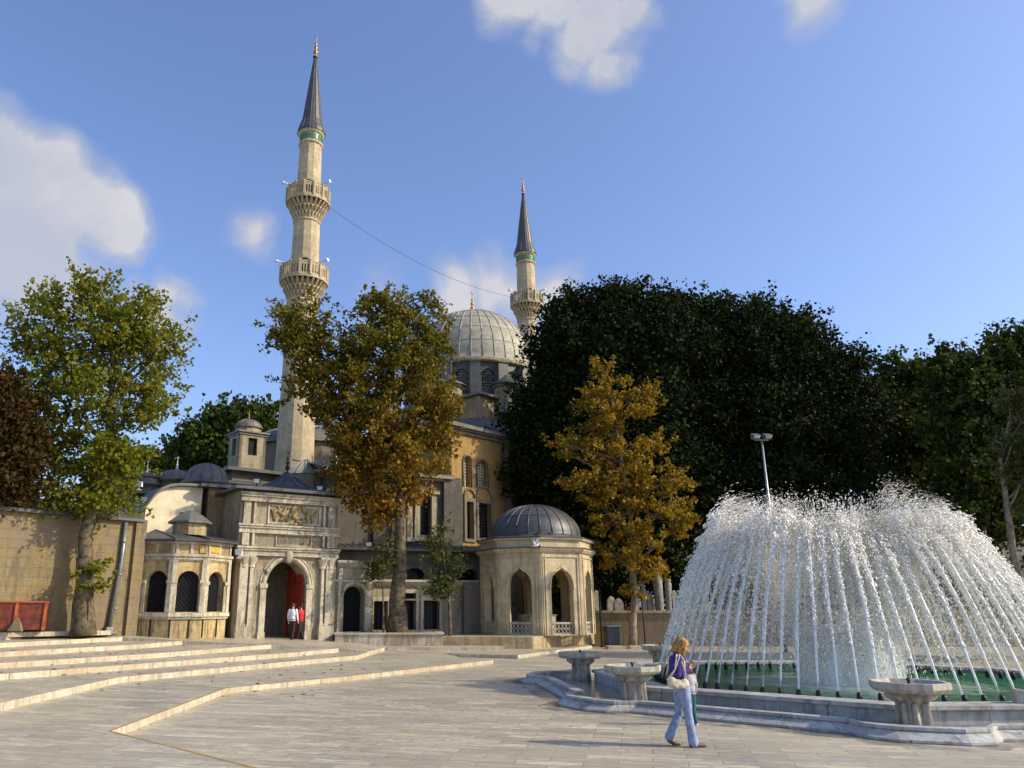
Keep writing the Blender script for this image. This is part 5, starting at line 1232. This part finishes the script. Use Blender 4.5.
# big evergreens
tree('evergreen_tree', gb(560, 54, 1.0), [(560, 610), (562, 540), (565, 450), (570, 380), (590, 320)],
     [(600, 312, 46, 20), (572, 322, 24, 24), (650, 318, 38, 22), (548, 360, 14, 20), (590, 345, 60, 36), (660, 345, 48, 40), (556, 398, 34, 32), (620, 395, 65, 42), (532, 432, 26, 28), (575, 440, 55, 38), (640, 455, 60, 42), (530, 475, 32, 28), (580, 500, 50, 34), (640, 515, 55, 38), (622, 298, 24, 10), (562, 330, 10, 12), (522, 402, 8, 12), (560, 535, 26, 18)],
     'leaf_dark', 'bark_dark', 130000, .28, 'huge dark evergreen spreading over the pavilion right of the dome', 51, group='big dark trees behind the fountain', per=30, cl=(.45, 1.2), hollow=2.6, tr=(.7, .2))
tree('evergreen_tree', gb(700, 56, 1.0), [(690, 610), (695, 540), (705, 450), (720, 360)],
     [(700, 315, 36, 20), (745, 326, 40, 20), (790, 340, 36, 20), (828, 362, 30, 20), (700, 350, 50, 40), (765, 355, 60, 40), (832, 395, 40, 32), (705, 410, 60, 45), (775, 420, 65, 48), (840, 435, 42, 42), (700, 480, 60, 45), (770, 490, 65, 48), (840, 500, 42, 45), (864, 396, 18, 20), (700, 540, 55, 40), (765, 550, 65, 40), (835, 555, 50, 40), (715, 580, 60, 30), (795, 590, 60, 26), (672, 308, 26, 16), (760, 306, 16, 7), (800, 318, 10, 6), (856, 362, 12, 10)],
     'leaf_dark', 'bark_dark', 165000, .28, 'widest dark evergreen whose crown stands above the fountain', 52, group='big dark trees behind the fountain', per=30, cl=(.45, 1.2), hollow=2.6, tr=(.7, .2))
tree('broadleaf_tree', gb(905, 60, 1.0), [(905, 610), (905, 540), (905, 450), (905, 390)],
     [(905, 378, 22, 18), (880, 402, 22, 22), (925, 390, 24, 20), (900, 430, 42, 40), (940, 440, 40, 40), (905, 490, 45, 45), (950, 500, 42, 45), (900, 550, 45, 40), (945, 560, 45, 38), (885, 365, 10, 8), (870, 440, 20, 30), (920, 590, 50, 24)],
     'leaf_mid', 'bark_dark', 46000, .34, 'mid green broadleaf tree between the dark evergreen and the right edge', 53, group='big dark trees behind the fountain', per=34, cl=(.45, 1.1), hollow=2.4, tr=(.5, .15))
tree('broadleaf_tree', gb(1000, 50, 1.0), [(985, 610), (988, 560), (1000, 480), (1010, 400)],
     [(960, 362, 22, 14), (995, 358, 24, 16), (1030, 352, 30, 20), (950, 375, 18, 14), (985, 385, 42, 30), (1040, 400, 50, 45), (965, 420, 40, 32), (1010, 440, 48, 36), (970, 470, 42, 34), (1030, 490, 45, 36), (965, 520, 34, 30), (1005, 525, 30, 20), (948, 355, 8, 6), (1014, 338, 12, 6), (1060, 350, 40, 40), (1080, 430, 40, 50), (950, 560, 28, 26)],
     'leaf_mid', 'bark_dark', 42000, .30, 'tall green tree filling the right edge above the spray', 54, group='big dark trees behind the fountain', per=34, cl=(.35, .9), hollow=2.0, tr=(.4, .12))
tree('olive_tree', gb(1013, 36, 0), [(1028, 640), (1020, 590), (1012, 545), (1006, 500), (1000, 460), (1010, 420)],
     [(1010, 400, 16, 14), (1020, 440, 20, 16), (1005, 470, 14, 14), (1025, 480, 16, 14), (1015, 510, 14, 10), (1040, 460, 30, 50), (1035, 410, 20, 20), (995, 440, 8, 8)],
     'leaf_olive', 'bark_pale', 3800, .19, 'thin bare limbed tree with yellow green leaves at the right edge', 55, per=18, cl=(.25, .55), tr=(.2, .06))
# low dark shrubs under the trees
for i, (px, py, w_, h_, Y) in enumerate(((560, 590, 30, 22, 52), (615, 575, 40, 34, 51), (660, 570, 34, 36, 51.5), (720, 585, 55, 30, 51), (800, 585, 60, 32, 51), (880, 585, 60, 30, 51), (955, 590, 50, 22, 51.5), (1020, 606, 60, 10, 52))):
    tree('shrub', gb(px, Y, .9), [(px, 612), (px, 600), (px, 590)], [(px-w_*.4, py, w_*.6, h_*.8), (px+w_*.4, py, w_*.6, h_), (px, py-h_*.3, w_*.5, h_*.8)], 'leaf_dark' if i % 3 else 'leaf_mid', 'bark_dark', 4200, .24,
         ['dark shrub just right behind the pavilion', 'dark shrub above the round topped gravestones', 'shrub behind the tallest column gravestones', 'dark shrub behind the left side of the fountain', 'dark shrub behind the middle of the fountain', 'dark shrub behind the right side of the fountain', 'shrub below the tall green tree at right', 'low clipped shrub at the right edge before the ochre house'][i], 60+i, cat='shrub', group='shrubs under the dark trees', per=26, cl=(.4, .9), tr=(.12, .04), limbs=False)

# ------------------------------------------------------------------ people
def skin_obj(mb, name, mat, parent, vox=.011, smooth=4):
    o = mb.build(name, mat, parent)
    r = o.modifiers.new('remesh', 'REMESH'); r.mode = 'VOXEL'; r.voxel_size = vox; r.use_smooth_shade = True
    if smooth: s = o.modifiers.new('smooth', 'SMOOTH'); s.iterations = smooth; s.factor = .5
    return o
def limb(m, pts, rs, flat=1.0):
    pts = [Vector(p) for p in pts]; P2 = []; R2 = []
    for i in range(len(pts)-1):
        for k in range(5): t = k/5; P2.append(pts[i].lerp(pts[i+1], t)); R2.append(rs[i]*(1-t)+rs[i+1]*t)
    P2.append(pts[-1]); R2.append(rs[-1]); m.tube(P2, R2, 14)
    for p, r in zip(pts, rs): m.ell(p, (r, r, r), 14, 9)
def hand(m, wrist, palm_dir, side, curl=.5, k=1.0):
    w_ = Vector(wrist); d = Vector(palm_dir).normalized(); s = Vector(side); s = (s-d*s.dot(d)).normalized(); n = d.cross(s)
    c = w_+d*.045*k; rot = Matrix((s, n, d)).transposed(); m.ell(c, (.036*k, .016*k, .05*k), 12, 8, rot=rot)
    for i, L in enumerate((.062, .072, .068, .054)):
        b = w_+d*.078*k+s*(.027-.018*i)*k; p1 = b+(d+n*curl*.6).normalized()*L*.5*k; p2 = p1+(d*(1-curl)+n*curl*1.2).normalized()*L*.5*k; limb(m, [w_+d*.05*k+s*(.022-.014*i)*k, b, p1, p2], [.010*k, .0095*k, .009*k, .0075*k])
    t0 = w_+d*.02*k+s*.02*k; t1 = w_+d*.045*k+s*.048*k+n*.01; limb(m, [t0, t1, t1+(d*.9+s*.25+n*.4).normalized()*.032*k], [.013*k, .0115*k, .009*k])
def head(m, c, tilt=0.0, k=1.0, yaw=0.0):
    rot = Matrix.Rotation(yaw, 3, 'Z') @ Matrix.Rotation(tilt, 3, 'Y')
    f = lambda x, y, z: Vector(c)+rot @ Vector((x*k, y*k, z*k))
    m.ell(c, (.088*k, .074*k, .108*k), 18, 12, rot=rot); m.ell(f(.028, 0, -.06), (.058*k, .052*k, .06*k), 14, 10, rot=rot)
    m.ell(f(.095, 0, -.018), (.020*k, .013*k, .022*k), 10, 8, rot=rot); m.ell(f(.086, 0, .0), (.012*k, .009*k, .03*k), 8, 6, rot=rot)
    m.ell(f(.078, 0, -.058), (.016*k, .026*k, .010*k), 10, 6, rot=rot); m.ell(f(.068, 0, -.098), (.022*k, .022*k, .018*k), 10, 6, rot=rot)
    m.ell(f(.075, 0, .028), (.02*k, .05*k, .012*k), 10, 6, rot=rot)
    for s in (-1, 1): m.ell(f(-.005, s*.076, -.01), (.02*k, .011*k, .032*k), 10, 6, rot=rot)
    return f
# walking woman
wx = G(686, 746.5); WM = empty('person', (wx.x, wx.y, 0), R(2), 'woman with blond bob in violet cardigan and flared jeans walking while reading her phone', 'person')
m = MB(); hy = .085
limb(m, [(0, -hy, .88), (.05, -hy, .47), (.085, -hy, .09)], [.09, .058, .04]); limb(m, [(.075, -hy, .05), (.17, -hy, .035), (.25, -hy, .03)], [.038, .035, .028])
limb(m, [(0, hy, .88), (-.04, hy, .47), (-.22, hy, .15)], [.09, .058, .04]); limb(m, [(-.23, hy, .10), (-.15, hy, .045), (-.09, hy, .03)], [.035, .034, .028])
m.ell((0, 0, .92), (.115, .155, .13), 18, 12); m.ell((-.01, 0, 1.08), (.095, .125, .16), 18, 12); m.ell((-.02, 0, 1.23), (.105, .155, .14), 18, 12)
limb(m, [(-.02, 0, 1.30), (.0, 0, 1.37), (.03, 0, 1.43)], [.06, .05, .05])
hf = head(m, (.065, 0, 1.495), .42)
for s, el, wr in ((-1, (-.10, -.20, 1.07), (.12, -.10, 1.16)), (1, (-.07, .20, 1.07), (.12, .08, 1.15))):
    limb(m, [(-.05, s*.155, 1.29), el, wr], [.048, .038, .026]); hand(m, wr, (.8, .2*(-s), .45), (0, .1, 1), .75, .95)
body = skin_obj(m, 'body', 'skin', WM, .0075, 3)
m = MB()
m.ell((-.02, 0, 1.22), (.125, .175, .16), 20, 12); m.ell((-.01, 0, 1.06), (.118, .15, .17), 20, 12); m.ell((0, 0, .93), (.135, .172, .09), 20, 12); limb(m, [(-.04, 0, 1.30), (-.03, 0, 1.36)], [.085, .062])
for s, el, wr in ((-1, (-.10, -.20, 1.07), (.095, -.112, 1.148)), (1, (-.07, .20, 1.07), (.095, .092, 1.14))): limb(m, [(-.05, s*.15, 1.28), el, wr], [.068, .052, .04])
skin_obj(m, 'cardigan', 'cardigan', WM, .011, 3)
m = MB(); m.ell((.0, 0, .89), (.13, .165, .12), 18, 12)
limb(m, [(.0, -hy, .86), (.05, -hy, .47), (.075, -hy, .22), (.095, -hy, .07)], [.11, .066, .068, .078]); limb(m, [(0, hy, .86), (-.04, hy, .47), (-.15, hy, .27), (-.225, hy, .13)], [.11, .066, .066, .074])
skin_obj(m, 'jeans', 'denim', WM, .011, 3)
for pts in ([(.06, -hy, .035), (.15, -hy, .033), (.27, -hy, .028)], [(-.235, hy, .085), (-.15, hy, .036), (-.075, hy, .026)]):
    m = MB(); limb(m, pts, [.042, .044, .03]); skin_obj(m, 'shoe', 'brown_leather', WM, .01, 3)
m = MB(); rr = random.Random(4); hc = Vector((.03, 0, 1.50))
m.ell(hf(-.018, 0, .03), (.112, .108, .108), 18, 12); m.ell(hf(-.045, 0, -.045), (.095, .112, .105), 18, 12)
for i in range(46):
    a = R(rr.uniform(62, 298)); rad_ = rr.uniform(.085, .112); p0 = hf(rad_*math.cos(a)-.005, rad_*math.sin(a), rr.uniform(.02, .08)); p1 = hf(rad_*1.12*math.cos(a)-.005, rad_*1.1*math.sin(a), rr.uniform(-.15, -.10)); p1.z -= .01
    limb(m, [p0, (p0+p1)/2+Vector((math.cos(a), math.sin(a), 0))*.012, p1], [.02, .02, .009])
for i in range(12):
    a = R(rr.uniform(-60, 60)); p0 = hf(.04*math.cos(a), .07*math.sin(a), .115); p1 = hf(.098*math.cos(a), .085*math.sin(a), .045); limb(m, [p0, p1], [.018, .01])
skin_obj(m, 'hair', 'hair_blond', body, .0075, 1)
for s in (-1, 1): m = MB(); m.ell(hf(.082, s*.03, .005), (.009, .012, .008), 10, 6); m.build('eye', 'black_cloth', body)
m = MB(); pc = Vector((.205, -.012, 1.235)); rt = Matrix.Rotation(-.9, 3, 'Y'); v = [rt @ Vector((x, y, z)) for x in (-.006, .006) for y in (-.033, .033) for z in (-.06, .06)]
m.add([pc+q for q in v], [(0, 1, 3, 2), (4, 6, 7, 5), (0, 4, 5, 1), (2, 3, 7, 6), (0, 2, 6, 4), (1, 5, 7, 3)])
o = m.build('mobile_phone', 'phone_black', None, bevel=.003); o.location = WM.location; o.rotation_euler = WM.rotation_euler; tag(o, 'small black phone held in both hands by the walking woman', 'phone')
BG = empty('shoulder_bag', WM.location, R(2), 'cream canvas shoulder bag hanging at the hip of the walking woman', 'bag')
m = MB(); bc = Vector((-.12, -.235, .955)); m.ell(bc+Vector((0, 0, -.03)), (.185, .055, .06), 18, 12); m.ell(bc+Vector((-.10, 0, .02)), (.075, .04, .075), 14, 9); m.ell(bc+Vector((.10, 0, .0)), (.075, .04, .062), 14, 9); m.ell(bc+Vector((-.02, .0, .0)), (.12, .035, .055), 14, 9); m.ell(bc+Vector((-.06, -.03, -.045)), (.06, .035, .04), 10, 7); m.ell(bc+Vector((.05, -.03, -.05)), (.05, .035, .035), 10, 7); skin_obj(m, 'bag_body', 'bag_canvas', BG, .011, 4)
for x0, x1, sh in ((-.17, .02, -.09), (-.20, .05, -.045)):
    m = MB(); pts = [bc+Vector((x0+.12-.1, .0, .04)), Vector((-.155, -.225, 1.15)), Vector((sh-.02, -.20, 1.315)), Vector((sh, -.165, 1.372)), Vector((sh+.02, -.15, 1.365)), Vector((sh+.06, -.205, 1.27)), Vector((.0, -.235, 1.12)), bc+Vector((x1+.08, 0, .03))]
    m.tube(pts, .011, 6); m.build('strap', 'bag_canvas', BG)
# child
cx_ = G(697, 725.5); CH = empty('person', (cx_.x-.07, cx_.y, 0), R(115), 'small child in grey top and teal trousers standing by the fountain behind the woman', 'person')
def standing(root, k, top, legs, shoe, hair, arms=True, stride=.06, bodyskin='skin', headbig=1.0, hairlong=0, armpose=None):
    m = MB(); h_ = .07*k
    for s in (-1, 1): limb(m, [(0, s*h_, .88*k), (.01, s*h_, .48*k), (s*stride*k, s*h_, .08*k)], [.085*k, .055*k, .038*k])
    m.ell((0, 0, .93*k), (.11*k, .15*k, .12*k)); m.ell((0, 0, 1.2*k), (.11*k, .17*k, .2*k)); limb(m, [(0, 0, 1.38*k), (.005, 0, 1.48*k)], [.055*k, .05*k])
    ap = armpose or {-1: ((.0, -.24, 1.12), (.08, -.25, .88)), 1: ((.0, .24, 1.12), (.08, .25, .88))}
    f = head(m, (.015*k, 0, 1.60*k), .05, k*headbig)
    for s in (-1, 1):
        e, w_ = [Vector(q)*k for q in ap[s]]; limb(m, [(0, s*.185*k, 1.40*k), e, w_], [.05*k, .038*k, .026*k]); hand(m, w_, w_-e, (1, 0, 0), .35, k)
    b = skin_obj(m, 'body', bodyskin, root, .011*max(k, .75), 3)
    m = MB(); m.ell((0, 0, 1.24*k), (.135*k, .19*k, .21*k), 20, 12); m.ell((0, 0, 1.03*k), (.13*k, .172*k, .17*k), 20, 12); m.ell((0, 0, .9*k), (.13*k, .172*k, .06*k), 18, 10)
    for s in (-1, 1): e, w_ = [Vector(q)*k for q in ap[s]]; limb(m, [(0, s*.175*k, 1.39*k), e, e.lerp(w_, .88)], [.066*k, .054*k, .042*k])
    skin_obj(m, 'shirt', top, root, .014*max(k, .8), 3)
    m = MB(); m.ell((0, 0, .91*k), (.125*k, .16*k, .11*k), 18, 12)
    for s in (-1, 1): limb(m, [(0, s*h_, .87*k), (.01, s*h_, .48*k), (s*stride*k, s*h_, .07*k)], [.1*k, .072*k, .06*k])
    skin_obj(m, 'trousers', legs, root, .014*max(k, .8), 3)
    for s in (-1, 1): m = MB(); limb(m, [(s*stride*k-.02*k, s*h_, .04*k), (s*stride*k+.07*k, s*h_, .035*k), (s*stride*k+.15*k, s*h_, .03*k)], [.045*k, .045*k, .032*k]); skin_obj(m, 'shoe', shoe, root, .011, 2)
    m = MB(); m.ell(f(-.02, 0, .028), (.1*k*headbig, .086*k*headbig, .1*k*headbig), 16, 10)
    if hairlong: m.ell(f(-.045, 0, -.05), (.07*k, .09*k, .1*k), 14, 10)
    skin_obj(m, 'hair', hair, b, .009, 2)
    for s in (-1, 1): m = MB(); m.ell(f(.083, s*.03, .0), (.008*k, .011*k, .008*k), 8, 6); m.build('eye', 'black_cloth', b)
standing(CH, .62, 'grey_cloth', 'teal_cloth', 'white_plastic', 'hair_brown', headbig=1.3, hairlong=1)
p = D_.w(D_.u(289), -.6, .0); PM = empty('person', (p.x, p.y, .6), R(75), 'man in white shirt and black trousers walking in at the great door', 'person')
standing(PM, .98, 'white_cloth', 'black_cloth', 'black_cloth', 'hair_dark', stride=.1)
p = D_.w(D_.u(300.5), -.15, .0); PR = empty('person', (p.x, p.y, .58), R(150), 'person in red top bending slightly just inside the great door', 'person')
standing(PR, .96, 'red_cloth', 'black_cloth', 'black_cloth', 'hair_dark', stride=.14, armpose={-1: ((.1, -.24, 1.12), (.28, -.2, 1.0)), 1: ((.1, .24, 1.12), (.25, .2, .95))})
# pigeons
def pigeon(loc, rz, mat, label, fly=False):
    r = empty('pigeon', loc, rz, label, 'bird', 'pigeons on the pavilion')
    m = MB(); m.ell((0, 0, .1), (.15, .07, .075), 12, 8, rot=Matrix.Rotation(-.3, 3, 'Y')); m.ell((.13, 0, .2), (.045, .038, .045)); limb(m, [(.07, 0, .13), (.12, 0, .19)], [.05, .035]); limb(m, [(-.1, 0, .08), (-.24, 0, .04)], [.045, .02]); m.tube([(.16, 0, .2), (.2, 0, .19)], [.012, .003], 6)
    b = skin_obj(m, 'body', mat, r, .012, 2)
    for s in (-1, 1):
        m = MB()
        if fly: m.add([(.06, s*.05, .13), (-.08, s*.05, .12), (-.12, s*.3, .36), (.02, s*.34, .42), (.09, s*.2, .28), (.06, s*.05, .15), (-.08, s*.05, .14), (-.12, s*.3, .38), (.02, s*.34, .44), (.09, s*.2, .30)], [(0, 1, 2, 3, 4), (9, 8, 7, 6, 5), (0, 4, 9, 5), (4, 3, 8, 9), (3, 2, 7, 8), (2, 1, 6, 7), (1, 0, 5, 6)])
        else: m.ell((-.04, s*.062, .1), (.15, .018, .05), 10, 8, rot=Matrix.Rotation(-.25, 3, 'Y'))
        m.build('wing', mat, r)
        m = MB(); m.tube([(0, s*.025, .05), (.01, s*.025, 0)], .008, 5); m.build('leg', 'orange_paint', r)
pc_ = at(536.5, 548, 40.7); pigeon((pc_.x, pc_.y, zco+.02), R(15), 'white_plastic', 'white pigeon with raised wings on the pavilion cornice', True)
pc_ = at(540, 537, 40.9); pigeon((pc_.x, pc_.y+.6, ztp_+.15), R(10), 'black_iron', 'dark pigeon perched on the lead edge above the white pigeon')
pc_ = at(551, 536, 41); pigeon((pc_.x, pc_.y+.6, ztp_+.15), R(190), 'black_iron', 'second dark pigeon on the lead edge, farther right')
